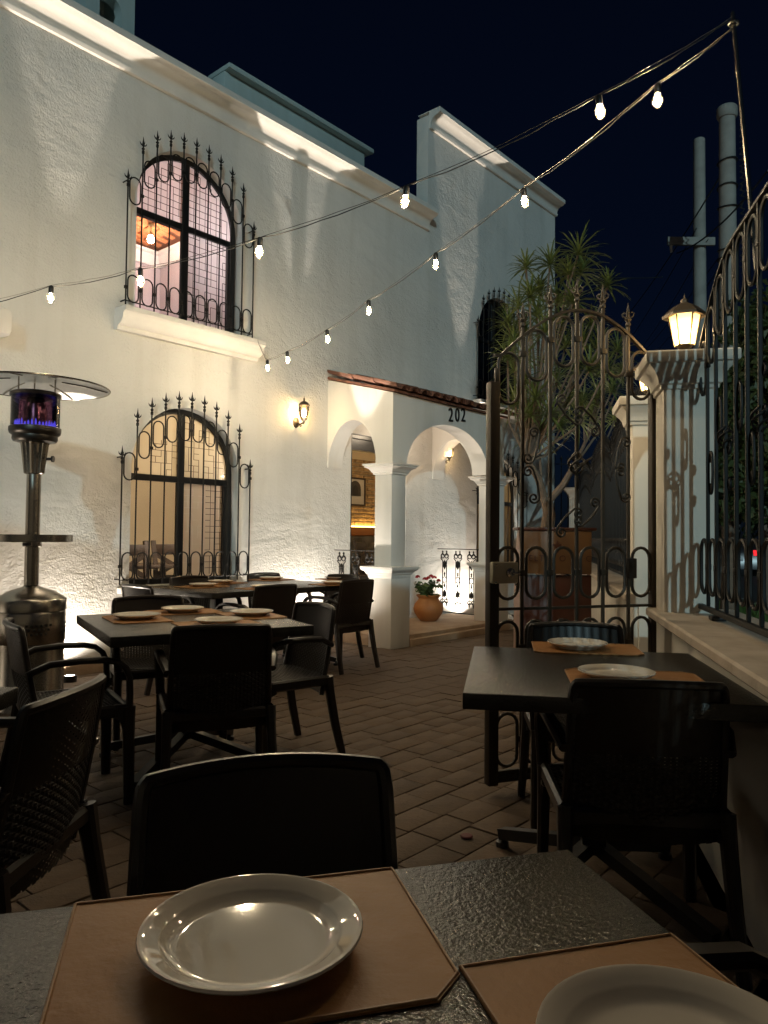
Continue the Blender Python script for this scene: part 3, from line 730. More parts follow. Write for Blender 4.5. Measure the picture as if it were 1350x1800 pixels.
b = MB(); hole = lambda c: [(c - ar, 5.9), (c + ar, 5.9)] + arc(c, ztop - ar, ar, ar, 0, 180, 12)
tz = ztop + .35
b.plate([(0, 5.41), (ww, 5.41), (ww, tz), (0, tz)], [hole(ac)], 0, .16)
b.plate([(0, 5.41), (ww, 5.41), (ww, tz), (0, tz)], [hole(ac)], ww - .16, ww)
b.box(0.002, .16, .161, ww - .161, 5.41, tz); b.box(ww - .16, ww - .002, .161, ww - .161, 5.41, tz)
mk('tower_wall', b, 'teal', tw)
b = MB(); b.band(ww / 2, ww / 2, ww / 2, [(.0, tz - .02), (.08, tz + .03), (.08, tz + .10), (0, tz + .12)]); mk('tower_cornice', b, 'trim', tw)
b = MB(); b.lathe([(ww * .46, tz + .121), (ww * .45, tz + .3), (ww * .36, tz + .5), (ww * .2, tz + .62), (.03, tz + .68), (.02, tz + .9)], 20, (ww / 2, ww / 2, 0)); mk('tower_dome', b, 'tile', tw)

#==OBJECTS==
# ------------------------------------------------------------------ street fence: pillars, low wall, iron panels, gate
OI, OO = 0.555, 0.985
def lowwall(a0, a1, lab):
    t = thing('low_wall', lab, 'wall', FP(a0, 0), FA); L = a1 - a0
    b = MB(); b.cbox(0, L, -.90, -.64, -.05, .79, .006); mk('wall_face', b, 'fencewall', t)
    b = MB(); n = max(1, int(L / .55)); 
    P = [(-.60, .791), (-.575, .80), (-.565, .81), (-.557, .815), (-.557, .842), (-.565, .85), (-.97, .85), (-.983, .842), (-.983, .815), (-.93, .80), (-.92, .791)]
    for i in range(n): b = MB(); b.extrude_x(P, i * L / n + .001, (i + 1) * L / n - .001); mk('coping_stone', b, 'slab', t)
lowwall(-1.6, 3.97, 'low masonry wall with worn stone coping beside the two place table')
lowwall(4.86, 13.5, 'low masonry wall with stone coping running past the open gate')
def fpillar(a, lab):
    t = thing('fence_pillar', lab, 'pillar', FP(a, .725), FA, 'pillars of the street fence')
    h = .118
    b = MB(); b.cbox(-h, h, -h, h, .0, 1.95, .005); mk('pillar_shaft', b, 'fencewall', t)
    b = MB(); b.band(0, 0, h, [(.0, 1.915), (.012, 1.918), (.014, 1.935), (.026, 1.942), (.028, 1.955), (.034, 1.975), (.048, 2.0), (.066, 2.018), (.072, 2.03), (.086, 2.034), (.09, 2.04), (.09, 2.08), (.084, 2.088), (.0, 2.092)]); mk('pillar_cap', b, 'fencewall', t)
    b = MB(); b.band(0, 0, h, [(.03, 0), (.03, .10), (.0, .11)]); mk('pillar_base', b, 'fencewall', t)
fpillar(3.85, 'cream pillar with moulded cap at the hinge side of the open gate')
fpillar(5.00, 'cream pillar behind the open gate carrying a hidden second lantern')
fpillar(13.6, 'far pillar at the end of the street fence by dense bars')
def lantern(a, lab):
    t = thing('pillar_lantern', lab, 'lantern', FP(a, .725, 2.092), FA + R(20), 'lanterns on the fence pillars')
    z = .05
    b = MB(); b.lathe([(.045, 0), (.045, .012), (.014, .02), (.014, z - .01), (.03, z), (.045, z + .012)], 12); mk('lamp_base', b, 'lampmetal', t)
    n = 6; r0, r1, h = .045, .074, .165
    for j in range(n):
        a0, a1 = 2 * pi * j / n, 2 * pi * (j + 1) / n
        c = lambda r, a_, zz: Vector((r * math.cos(a_), r * math.sin(a_), zz))
        b = MB(); b.add([c(r0, a0, z + .014), c(r0, a1, z + .014), c(r1, a1, z + h), c(r1, a0, z + h)], [(0, 1, 2, 3)]); mk('glass_pane', b, 'frost', t, smooth=0)
        b = MB(); b.tube([c(r0 + .002, a0, z + .01), c(r1 + .002, a0, z + h)], .004, 6); mk('frame_bar', b, 'lampmetal', t)
    b = MB(); b.lathe([(.074, z + h - .006), (.105, z + h - .012), (.105, z + h), (.06, z + h + .04), (.03, z + h + .055), (.018, z + h + .06), (.018, z + h + .075), (.006, z + h + .085), (.0, z + h + .11)], 6); mk('lamp_roof', b, 'lampmetal', t, smooth=20)
    b = MB(); b.lathe([(.0, z + .03), (.016, z + .035), (.022, z + .07), (.018, z + .10), (.0, z + .115)], 10); mk('lamp_bulb', b, 'lanternbulb', t)
lantern(3.85, 'lit hexagonal lantern on the cap of the gate hinge pillar')
lantern(5.00, 'lit lantern on the second pillar half hidden under the nearer pillar cap')

RM = {m: dict(ring=ringmesh(.116 if m == 'iron' else .108, .245, .0082, m), collar=collarmesh(m, .034)) for m in ('iron', 'bronze')}
for m in RM:
    b = MB(); b.cbox(-.0075, .0075, -.0075, .0075, 0, 1, .002); RM[m]['bar'] = b.mesh('bar', m)
    b = MB()   # crowned spike
    b.lathe([(.009, 0), (.017, .01), (.017, .022), (.011, .03), (.022, .045), (.014, .058), (.013, .075), (.009, .085), (.011, .10), (.0, .155)], 8)
    for k in range(4):
        a = pi / 4 + k * pi / 2; c = Vector((math.cos(a), math.sin(a), 0))
        b.tube([c * .012 + Vector((0, 0, .055)), c * .030 + Vector((0, 0, .066)), c * .034 + Vector((0, 0, .082)), c * .022 + Vector((0, 0, .092)), c * .016 + Vector((0, 0, .084))], .0055, 6)
    RM[m]['crown'] = b.mesh('finial', m)
    b = MB()   # scroll: a C with both ends rolled up
    top_ = []
    for i in range(27):
        th = R(-330 + 510 * i / 26); rr = .007 + .029 * i / 26; top_.append((.045 + rr * math.cos(th), .080 + rr * math.sin(th)))
    pts = top_ + [(.004, .03), (.001, 0), (.004, -.03)] + [(x, -z) for x, z in reversed(top_)]
    b.tube([(x, 0, z) for x, z in pts], .0062, 6); RM[m]['scroll'] = b.mesh('scroll', m)
    b = MB()
    for k_ in range(4):
        b.tube([(.032 * math.sin(pi * t) * math.cos(k_ * pi / 2 + t * 4.5), .032 * math.sin(pi * t) * math.sin(k_ * pi / 2 + t * 4.5), -.05 + .10 * t) for t in [i / 12 for i in range(13)]], .005, 6)
    RM[m]['basket'] = b.mesh('basket_twist', m)

def ironpanel(t, L, n, z0, top, m, rows, scrolls=True, crowns=True, toprail=True):
    """n bars along local x from 0 to L"""
    K = RM[m]; sp = L / (n + 1)
    b = MB(); b.cbox(0, L, -.012, .012, z0 - .012, z0 + .012, .003); mk('bottom_rail', b, m, t)
    if toprail:
        b = MB(); b.sweep([(L * i / 28, 0, top(L * i / 28)) for i in range(29)], sq(.022, .012), (0, 1, 0)); mk('top_rail', b, m, t)
    for i in range(1, n + 1):
        x = i * sp; zt = top(x) + (.04 if crowns else 0)
        ob('bar', K['bar'], t, (x, 0, z0 + .013), None, (1, 1, zt - z0 - .013))
        if crowns: ob('finial', K['crown'], t, (x, 0, zt), None, (.82, .82, .82))
    for i in range(n + 1):
        x = (i + .5) * sp
        for rz_ in rows:
            zc = rz_ if rz_ is not None else top(x) - .145
            ob('oval_ring', K['ring'], t, (x, 0, zc))
            if i < n: ob('collar', K['collar'], t, (x + sp / 2, 0, zc))
    return sp
# panel right of the gate pillar, towards us
panA, panB = 0.05, 3.73
fn = thing('iron_fence', 'black iron fence panel with arched top and scrolls beside the lantern pillar', 'fence', FP(panB, .77), FA + pi)
L = panB - panA
topA = lambda x: 2.06 + .33 * math.sin(pi * min(max((x + .02) / 1.3, 0), .5)) if x < 1.3 else 2.39 - max(0, (x - (L - .65)) / .65) ** 2 * .33
spA = ironpanel(fn, L, 22, .885, topA, 'iron', (None, 1.075), crowns=False)
K = RM['iron']
for i in (1, 2, 4, 5, 7, 8):
    x = (i + .5) * spA
    for k_, zz in enumerate((1.72, 1.50)):
        ob('scroll', K['scroll'], fn, (x + (.04 if (i + k_) % 2 else -.04), .012, zz), (0, 0, 0 if (i + k_) % 2 else pi), (.9, 1, .86))
for x in (3 * spA, 6 * spA, 9 * spA): ob('basket_twist', K['basket'], fn, (x, 0, 1.62))
b = MB(); b.cbox(.30, .36, -.03, .03, .852, .872, .004); mk('foot', b, 'black', fn)
# panel beyond the gate
fn2 = thing('iron_fence', 'black iron fence of dense bars beyond the second pillar behind the gate', 'fence', FP(5.13, .77), FA)
L2 = 8.3; ironpanel(fn2, L2, 64, .885, lambda x: 2.25 - .2 * abs(2 * ((x / 2.77) % 1) - 1) ** 2, 'iron', (None, 1.075))
# rear iron screen closing the passage
e0 = FP(13.5, .70); e1 = FP(12.9, -.95)
dv = e1 - e0
fn3 = thing('iron_fence', 'far iron bar screen closing the passage behind the wooden lectern', 'fence', e0, math.atan2(dv.y, dv.x))
ironpanel(fn3, dv.length, 13, .10, lambda x: 2.5, 'iron', (1.1,))
# gate leaf, swung open into the courtyard
HG = FP(3.985, .595); LG = Vector((0.515, 3.475, 0)); gv = LG - HG; GL = gv.length
gate = thing('garden_gate', 'open arched iron gate leaf with oval rings, scrolls and a lock', 'gate', HG, math.atan2(gv.y, gv.x))
K = RM['bronze']
topG = lambda x: 2.06 + .27 * math.sin(pi * min(1, max(0, (x + .06) / (GL + .03))))
gsp = ironpanel(gate, GL, 5, .10, topG, 'bronze', (None, 1.03, .68, .25))
b = MB(); b.cbox(GL - .02, GL + .03, -.025, .025, .05, 1.93, .004); b.cbox(GL - .02, GL - .004, -.008, .008, 1.93, 2.0, .002); mk('lock_stile', b, 'bronze', gate)
b = MB(); b.cbox(-.018, .018, -.018, .018, .05, 2.05, .004); mk('hinge_stile', b, 'bronze', gate)
b = MB(); b.cbox(.018, GL - .02, -.006, .006, .854, .868, .002); mk('cross_rail', b, 'bronze', gate)
b = MB(); b.cbox(.018, GL - .02, -.02, .02, .06, .087, .004); mk('kick_rail', b, 'bronze', gate)
b = MB(); b.cbox(GL - .10, GL + .035, .026, .062, .985, 1.085, .008); lk = mk('lock', b, 'lockmetal', gate)
b = MB(); b.lathe([(.0, 0), (.022, 0), (.022, .008), (.012, .012), (.012, .022), (.0, .022)], 16)
b.v = [(GL - .055 + x, .062 + z, 1.035 + y) for x, y, z in b.v]; b.cbox(GL - .095, GL - .055, .083, .088, 1.03, 1.04, .002)
for sx_, sz_ in ((-.085, .075), (-.085, -.03), (.02, .06), (.02, -.02)): b.cbox(GL + sx_ - .005, GL + sx_ + .005, .06, .066, 1.01 + sz_ - .005, 1.01 + sz_ + .005, .002)
mk('lock_cylinder', b, 'steel', lk)
b = MB(); b.cbox(gsp - .03, gsp + .02, .01, .03, 1.0, 1.10, .003); mk('latch_plate', b, 'iron', gate)
for (xb, zz, fl, rot) in ((1.5, 1.63, 1, .25), (1.5, 1.46, 1, -.25), (4.5, 1.63, 0, -.25), (4.5, 1.46, 0, .25), (2.5, 1.80, 0, .8), (3.5, 1.80, 1, -.8), (2.5, 1.30, 0, -.8), (3.5, 1.30, 1, .8)):
    ob('scroll', K['scroll'], gate, (xb * gsp, .014, zz), (0, rot, pi if fl else 0), (.85, 1, .80))
ob('basket_twist', K['basket'], gate, (3 * gsp, 0, 1.565), None, (1.25, 1.25, 1.2))

# ------------------------------------------------------------------ wall sconces and uplights
def sconce(s, z, lab, yw=0.0):
    t = thing('wall_sconce', lab, 'wall lamp', H(s, yw, z), HA, 'wall sconces on the facade')
    b = MB(); b.lathe([(.0, 0), (.045, .0), (.042, .012), (.02, .022), (.0, .024)], 16); b.v = [(x, -zz, y * 1.35 - .06) for x, y, zz in b.v]; mk('wall_plate', b, 'lampmetal', t)
    b = MB(); b.tube([(0, -.02, -.06), (0, -.07, -.085), (0, -.115, -.075), (0, -.13, -.045)], .010, 8); b.tube([(0, -.05, -.075), (0, -.08, -.11), (0, -.10, -.10)], .006, 6); mk('bracket', b, 'lampmetal', t)
    cy = -.13
    b = MB(); b.lathe([(.0, -.10), (.006, -.085), (.012, -.07), (.02, -.05), (.035, -.04), (.040, -.028), (.03, -.02)], 12, (0, cy, 0)); mk('lamp_base', b, 'lampmetal', t)
    b = MB(); n = 6
    for j in range(n):
        a = 2 * pi * j / n + .3
        b.tube([(math.cos(a) * r, cy + math.sin(a) * r, zz) for r, zz in ((.036, -.03), (.052, .02), (.058, .07), (.054, .12))], .0035, 6)
    mk('lamp_cage', b, 'lampmetal', t)
    b = MB(); b.lathe([(.033, -.028), (.049, .02), (.055, .07), (.051, .118)], 16, (0, cy, 0), cap=False); mk('glass_shade', b, 'lampglass', t)
    b = MB(); b.lathe([(.062, .115), (.066, .122), (.05, .145), (.03, .16), (.012, .168), (.008, .18), (.012, .19), (.004, .205), (.0, .235)], 12, (0, cy, 0)); mk('lamp_cap', b, 'lampmetal', t)
    b = MB(); b.lathe([(.0, -.015), (.014, -.01), (.022, .03), (.018, .065), (.0, .085)], 12, (0, cy, 0)); mk('lamp_bulb', b, 'sconcebulb', t)
s, z = hp(531, 732, -.10); sconce(s, z, 'lit lantern sconce on the stucco between lower window and porch')
s, z = hp(787, 800, -.10); sconce(s, z, 'lit lantern sconce seen through the porch front arch')
def uplight(s, t_, e, lab, beam=1500, z=.0):
    u = thing('ground_uplight', lab, 'uplight', H(s, -t_, z), HA, 'uplights at the foot of the facade')
    b = MB(); b.lathe([(.05, -.01), (.055, .0), (.055, .05), (.045, .055), (.042, .045), (.0, .044)], 16); mk('lamp_housing', b, 'black', u)
    b = MB(); b.lathe([(.0, .0462), (.04, .0462), (.04, .048), (.0, .048)], 16); mk('lens', b, 'lens', u)
    for nm, en, sz_, bl in (('wide_light', e, 155, .7), ('beam_light', beam, 23, .05)):
        l = bpy.data.lights.new(nm, 'SPOT'); l.energy = en; l.color = (1, .87, .72); l.spot_size = R(sz_); l.spot_blend = bl; l.shadow_soft_size = .03 if sz_ > 90 else .014
        o = ob(nm, l, u, (0, .10 if sz_ > 90 else 0, .07)); o.rotation_euler = (R(180 - 3 if sz_ > 90 else 180 + 7), 0, 0)
uplight(.05, .30, 80, 'bright ground uplight behind the patio heater base')
uplight(2.73, .30, 130, 'bright ground uplight at the wall under the sconce')
uplight(5.92, .30, 120, 'ground uplight past the porch behind the flower pot')
uplight(-2.7, .30, 85, 'ground uplight far along the facade, past the heater')

# ------------------------------------------------------------------ patio heater
hc = yp(57, 945, 5.05); ht = thing('patio_heater', 'steel mushroom patio heater standing against the stucco wall', 'heater', (hc.x, hc.y, 0))
b = MB(); b.lathe([(.225, 0), (.225, .05), (.218, .06), (.215, .46)], 40); mk('gas_housing', b, 'steel', ht)
b = MB(); b.lathe([(.217, .461), (.222, .47), (.222, .66), (.218, .67)], 40); bnd = mk('vent_band', b, 'steel', ht)
for ring in range(3):
    for j in range(46):
        if (j // 6) % 2: continue
        a = 2 * pi * j / 46 + ring * .07; bb = None
        b = MB() if ring == 0 and j == 0 else b
        T = Matrix.Rotation(a, 4, 'Z') @ Matrix.Translation((.2215, 0, .53 + ring * .028)); b.cbox(-.002, .002, -.008, .008, -.008, .008, .0015, T) if not (ring == 0 and j == 0) else b.cbox(-.002, .002, -.008, .008, -.008, .008, .0015, T)
hm = MB(); hm.v, hm.f = b.v, b.f; mk('vent_hole', hm, 'lens' if False else 'black', bnd)
b = MB(); b.lathe([(.218, .671), (.226, .675), (.226, .745), (.222, .752), (.15, .80), (.06, .83), (.045, .84)], 40); mk('housing_lid', b, 'steel', ht)
b = MB(); b.lathe([(.046, .842), (.046, 1.60)], 24); mk('pole', b, 'steel', ht)
b = MB(); b.lathe([(.05, 1.10), (.06, 1.105), (.06, 1.135), (.25, 1.136), (.255, 1.14), (.255, 1.185), (.247, 1.185), (.245, 1.15), (.05, 1.15)], 40); rt = mk('drink_ring', b, 'steel', ht)
b = MB(); b.cbox(-.02, .02, -.10, -.05, 1.11, 1.13, .004); mk('ring_clamp', b, 'black', rt)
b = MB(); n = 32
prof = [(.056, 1.60), (.062, 1.603), (.085, 1.80), (.09, 1.81)]; vs = []
for r, zz in prof:
    for j in range(n): q = r * (1 + .05 * (1 if j % 2 else -1)); vs.append(Vector((q * math.cos(2 * pi * j / n), q * math.sin(2 * pi * j / n), zz)))
b.add(vs, [(i * n + j, i * n + (j + 1) % n, (i + 1) * n + (j + 1) % n, (i + 1) * n + j) for i in range(3) for j in range(n)]); mk('control_cone', b, 'steel', ht, smooth=20)
b = MB(); b.lathe([(.0, 0), (.022, 0), (.022, .012), (.01, .016), (.01, .05), (0, .05)], 12); b.v = [(.145 - z_, y - .03, 1.70 + x) for x, y, z_ in b.v]; mk('control_knob', b, 'black', ht)
b = MB(); b.lathe([(.09, 1.81), (.135, 1.82), (.145, 1.835), (.145, 1.86), (.162, 1.875), (.166, 1.89), (.166, 1.915), (.158, 1.92)], 36); mk('burner_bowl', b, 'steeldark', ht)
b = MB(); b.lathe([(.155, 1.921), (.155, 2.125)], 36, cap=False); mk('burner_glass', b, 'smoked', ht)
b = MB(); b.lathe([(.0, 1.93), (.07, 1.93), (.075, 2.03), (.055, 2.12), (0, 2.12)], 24); mk('burner_screen', b, 'steel', ht)
b = MB()
for j in range(34):
    a = 2 * pi * j / 34; c = Vector((math.cos(a) * .125, math.sin(a) * .125, 1.925)); h = random.uniform(.02, .045)
    b.tube([c, c + Vector((0, 0, h * .5)), c + Vector((0, 0, h))], [.005, .006, .001], 6)
mk('flame_ring', b, 'flame', ht)
b = MB(); b.lathe([(.158, 2.126), (.164, 2.13), (.164, 2.15), (.15, 2.158), (.0, 2.16)], 36); mk('burner_cap', b, 'steeldark', ht)
b = MB(); n = 48
pr = [(.475, 2.195), (.478, 2.201), (.40, 2.222), (.25, 2.243), (.10, 2.256), (.0, 2.260), (.0, 2.256), (.10, 2.252), (.25, 2.239), (.40, 2.218), (.470, 2.198)]
b.lathe(pr, n, cap=False); dm = mk('reflector', b, 'reflector', ht)
b = MB(); b.tube([(.476 * math.cos(2 * pi * j / 48), .476 * math.sin(2 * pi * j / 48), 2.198) for j in range(48)], .006, 6, closed=True); mk('reflector_rim', b, 'steel', dm)
for k in range(6):
    a = k * pi / 3 + .4; b = MB(); b.tube([(r * math.cos(a), r * math.sin(a), zz - .006) for r, zz in ((.16, 2.252), (.3, 2.237), (.46, 2.204))], .005, 6); mk('rib', b, 'steel', dm)
for k in range(3):
    a = k * 2 * pi / 3; b = MB(); b.tube([(.13 * math.cos(a), .13 * math.sin(a), 2.158), (.13 * math.cos(a), .13 * math.sin(a), 2.248)], .005, 6); mk('standoff', b, 'steel', ht)

# ------------------------------------------------------------------ tables
def table(name, corner, ux, lx, ly, lab, z=.75):
    """corner = one corner on plan; ux = direction angle of the lx side; ly side is 90 deg left of it"""
    c = Vector((corner[0], corner[1], 0)); t = thing('bistro_table', lab, 'table', c, ux, 'dark bistro tables on the courtyard')
    b = MB(); b.cbox(0, lx, 0, ly, z - .048, z, .004); mk('tabletop', b, 'tabletop', t)
    cx, cy = lx / 2, ly / 2
    b = MB(); b.cbox(cx - .04, cx + .04, cy - .04, cy + .04, .14, z - .06, .006); mk('column', b, 'black', t)
    b = MB(); b.cbox(cx - .22, cx + .22, cy - .22, cy + .22, z - .06, z - .0485, .004); mk('top_plate', b, 'black', t)
    for sx_, sy in ((1, 1), (1, -1), (-1, 1), (-1, -1)):
        b = MB(); e = Vector((cx + sx_ * (lx * .36), cy + sy * (ly * .36), .05)); s_ = Vector((cx, cy, .17))
        b.sweep([s_, e], sq(.045, .04), Vector((-(e - s_).y, (e - s_).x, 0))); b.lathe([(.0, 0), (.025, 0), (.025, .02), (.01, .028), (.01, .04)], 10, (e.x, e.y, 0)); mk('foot', b, 'black', t)
    return t
A15 = R(15.3)
fgc = Vector((.272, 1.087)); u = Vector((math.cos(A15), math.sin(A15))); v = Vector((-math.sin(A15), math.cos(A15)))
o0 = fgc - u * 1.10 - v * .82
table('t', o0, A15, 1.10, .82, 'textured dark table with the two large plates and leather mats')
table('t', (.232, 2.15), R(-9), .84, .92, 'dark table laid for two beside the low fence wall')
tc_ = Vector((-1.18, 3.22)); table('t', tc_, R(30.5), .97, .98, 'dark table with four plates between heater and porch')
d2 = Vector((math.cos(HA), math.sin(HA))); n2_ = Vector((math.sin(HA), -math.cos(HA)))
F0 = Vector((-1.30, 5.66)); table('t', F0, HA, .80, .98, 'dark table under the lower window, left one of a joined pair')
table('t', F0 + d2 * .805, HA, .80, .98, 'dark table near the porch, right one of a joined pair')
table('t', (-1.96, 1.30), 0, .90, .87, 'dark table corner left of the woven armchair by the heater')

# ------------------------------------------------------------------ armchairs
def weave(mb_, S, nu, nv, hole, relief, thick, holes_v=(0, 1)):
    """perforated woven sheet; S(u,v,d) gives the point with offset d along the normal"""
    for sgn in (1, -1):
        for i in range(nu):
            for j in range(nv):
                u0, u1, v0, v1 = i / nu, (i + 1) / nu, j / nv, (j + 1) / nv
                d = sgn * thick / 2 + (relief if (i + j) % 2 else -relief)
                hv = hole if holes_v[0] <= (j + .5) / nv <= holes_v[1] else .0
                if hv:
                    um, vm, du, dv_ = (u0 + u1) / 2, (v0 + v1) / 2, (u1 - u0) * hv / 2, (v1 - v0) * hv * .75 / 2
                    P = [S(u0, v0, d), S(u1, v0, d), S(u1, v1, d), S(u0, v1, d), S(um - du, vm - dv_, d * .3), S(um + du, vm - dv_, d * .3), S(um + du, vm + dv_, d * .3), S(um - du, vm + dv_, d * .3)]
                    mb_.add(P, [(0, 1, 5, 4), (1, 2, 6, 5), (2, 3, 7, 6), (3, 0, 4, 7)])
                else: mb_.add([S(u0, v0, d), S(u1, v0, d), S(u1, v1, d), S(u0, v1, d)], [(0, 1, 2, 3)])
def make_chair(lab):
    t = thing('armchair', lab, 'chair', (0, 0, 0), 0, 'dark woven armchairs on the courtyard')
    def S(u, v, d):
        x = (u - .5) * (.452 - .03 * v); c = (u - .5) * 2
        y = -.185 - .085 * v ** 1.3 - .012 * math.sin(pi * v) + .045 * c * c; z = .335 + .465 * v - .010 * (c * c) * v
        return Vector((x - c * d * .15, y - d, z - .1 * d))
    b = MB(); weave(b, S, 26, 46, .26, .0016, .007, (.16, .56)); mk('backrest', b, 'resin', t, smooth=0, recalc=False)
    br = t.children[0]
    b = MB(); pts = [S(0.012, v / 12, 0) for v in range(0, 12)]
    pts += [S(.012 + .02 * math.sin(R(a)) + 0, 1 - .03 + .03 * math.sin(R(a)), 0) for a in (20, 50, 75)] + [S(.06 + .88 * k / 12, 1.0, 0) for k in range(13)]
    pts += [S(.988 - .02 * math.sin(R(a)), 1 - .03 + .03 * math.sin(R(a)), 0) for a in (75, 50, 20)] + [S(.988, v / 12, 0) for v in range(11, -1, -1)]
    b.tube(pts, .0135, 8); mk('back_rim', b, 'resinrim', br)
    def S2(u, v, d): return Vector(((u - .5) * .45, -.185 + v * .41, .435 + d - .02 * math.sin(pi * v) * math.sin(pi * u) - .025 * max(0, v - .85) / .15))
    b = MB(); weave(b, S2, 26, 24, .26, .0014, .007); mk('seat', b, 'resin', t, smooth=0, recalc=False)
    st_ = t.children[1]
    b = MB(); b.sweep([(x, y, .412) for x, y in ((-.225, -.18), (-.235, .205))], rsq(.03, .055, .01), (1, 0, 0)); b.sweep([(x, y, .412) for x, y in ((.225, -.18), (.235, .205))], rsq(.03, .055, .01), (1, 0, 0))
    b.sweep([(-.22, .215, .405), (.22, .215, .405)], rsq(.03, .05, .01), (0, 1, 0)); b.sweep([(-.22, -.185, .405), (.22, -.185, .405)], rsq(.03, .05, .01), (0, 1, 0)); mk('seat_frame', b, 'resinrim', st_)
    for s in (-1, 1):
        b = MB(); p = [(s * .222, -.205, .60), (s * .245, -.12, .640), (s * .252, 0, .648), (s * .252, .10, .645), (s * .252, .155, .632), (s * .251, .19, .603), (s * .249, .208, .56), (s * .243, .212, .48), (s * .238, .212, .41)]
        b.sweep(p, rsq(.042, .026, .008), (1, 0, 0)); mk('arm', b, 'resinrim', t)
        b = MB(); b.sweep([(s * .236, .208, .43), (s * .238, .21, .36), (s * .24, .213, .2), (s * .243, .216, 0)], rsq(.04, .052, .010), (1, 0, 0), [1.15, 1.0, .92, .82])
        b.sweep([(s * .236, .15, .39), (s * .236, .185, .375), (s * .237, .20, .33)], rsq(.03, .03, .008), (1, 0, 0)); mk('leg', b, 'resinrim', t)
        b = MB(); b.sweep([(s * .222, -.18, .43), (s * .225, -.195, .34), (s * .23, -.225, .18), (s * .238, -.27, 0)], rsq(.04, .05, .010), (1, 0, 0), [1.15, 1.0, .92, .82]); mk('leg', b, 'resinrim', t)
    return t
def heading(fx, fy): return math.atan2(fy, fx) - pi / 2
seats = [
    ((.768, 2.31), (.10, 1.0), 'dark woven armchair tucked under the fence side table, back turned to us'),
    ((.87, 3.19), (-.06, -1.0), 'dark woven armchair across the fence side table, against the gate'),
    ((-.133, 1.06), (.265, -.964), 'dark armchair across the table with the two large plates'),
    ((-1.035, 1.92), (-1.0, .06), 'woven armchair facing the left table corner, seen from behind'),
    ((-1.435, 3.42), (.85, .53), 'woven armchair on the heater side of the four plate table'),
    ((-.775, 3.47), (-.32, .95), 'dark armchair with its back to us at the four plate table'),
    ((-.575, 4.13), (-.80, -.60), 'woven armchair on the porch side of the four plate table'),
    ((-1.36, 4.44), (.47, -.88), 'woven armchair on the window side of the four plate table'),
    ((.44, .745), (-.963, -.268), 'armchair pushed in at the end of the two plate table, beside low wall'),
]
W2 = Vector((W0.x, W0.y))
for s_, t_, f, lab in ((1.21, .47, 1, 'woven armchair against the wall under the lower window grille'), (2.10, .47, 1, 'woven armchair against the wall right of the lower window'),):
    p = W2 + d2 * s_ + n2_ * t_; seats.append(((p.x, p.y), (n2_.x, n2_.y), lab))
for s_, t_, lab in ((1.05, 1.42, 'dark armchair with lit perforated back at the joined tables'), (2.02, 1.40, 'dark armchair at the joined tables closest to the porch pillar')):
    p = W2 + d2 * s_ + n2_ * t_; seats.append(((p.x, p.y), (-n2_.x, -n2_.y), lab))
p = F0 - n2_ * .49 + d2 * (1.61 + .10); seats.append(((p.x, p.y), (-d2.x, -d2.y), 'armchair at the porch end of the joined tables'))
p = F0 - n2_ * .49 - d2 * .12; seats.append(((p.x, p.y), (d2.x, d2.y), 'armchair at the heater end of the joined tables'))
ch0 = None
for (xy, f, lab) in seats:
    if ch0 is None:
        ch0 = make_chair(lab); ch0.location = (*xy, 0); ch0.rotation_euler = (0, 0, heading(*f))
    else: dup(ch0, (*xy, 0), heading(*f), lab)

# ------------------------------------------------------------------ placemats and plates
def placemat(c, ang, lab, w_=.42, h=.30, z=.7505, ch=.035):
    t = thing('placemat', lab, 'placemat', (c[0], c[1], z), ang, 'brown leather placemats')
    a, b_ = w_ / 2, h / 2
    P = [(-a, b_), (-a, -b_ + ch), (-a + ch, -b_), (a - ch, -b_), (a, -b_ + ch), (a, b_)]
    vs = [Vector((x, y, zz)) for zz in (0, .0025) for x, y in P]; n = 6
    b = MB(); b.add(vs, [tuple(range(5, -1, -1)), tuple(range(6, 12))] + [(i, (i + 1) % n, n + (i + 1) % n, n + i) for i in range(n)]); mk('leather_sheet', b, 'leather', t, smooth=0)
    b = MB(); b.tube([(x * .987, y * .982, 0.0028) for x, y in P], .0022, 6, closed=True); mk('stitched_edge', b, 'piping', t)
plm = MB(); r = .120
prof = [(.0, .004), (.070, .004), (.078, .0), (.082, .0), (.086, .004), (.104, .012), (r - .002, .0195), (r, .022), (r - .001, .0245), (r - .005, .0245), (.108, .0195), (.0985, .0175), (.0955, .0150), (.090, .0105), (.084, .0086), (.078, .0080), (.0, .0076)]
plm.lathe(prof, 48, cap=False); plme = plm.mesh('dinner_plate', 'plate', 60)
def plate(c, lab, z=.7545, sc=1.0):
    o = ob('dinner_plate', plme, None, (c[0], c[1], z), (0, 0, random.random() * 6), (sc, sc, sc)); tag(o, lab, 'plate', 'white dinner plates')
# two large ones near us
p1 = gp(443, 1660, .757); placemat(fgc - u * .466 - v * .147, A15, 'wide leather placemat under the large plate by the armchair', .40, .285)
plate(p1, 'large white plate on the leather mat, shining with bulb reflections')
m2 = fgc - v * .440 - u * .134; placemat(m2, A15, 'leather placemat at the corner of the two plate table', .256, .40)
p2 = gp(1200, 1888, .757); plate(p2, 'large white plate on the corner mat beside the end armchair')
RA = R(-9); tq = lambda x, y: Vector((.232, 2.15)) + Vector((math.cos(RA), math.sin(RA))) * x + Vector((-math.sin(RA), math.cos(RA))) * y
pA = gp(1015, 1137, .757); pB = gp(1083, 1190, .757)
placemat((pA.x + .03, pA.y - .01), RA + R(0), 'leather placemat on the gate side of the fence side table')
placemat((pB.x + .06, pB.y + .0), RA + pi, 'leather placemat on the near side of the fence side table')
plate(pA, 'white plate on the gate side of the fence side table'); plate(pB, 'white plate on the near side of the fence side table')
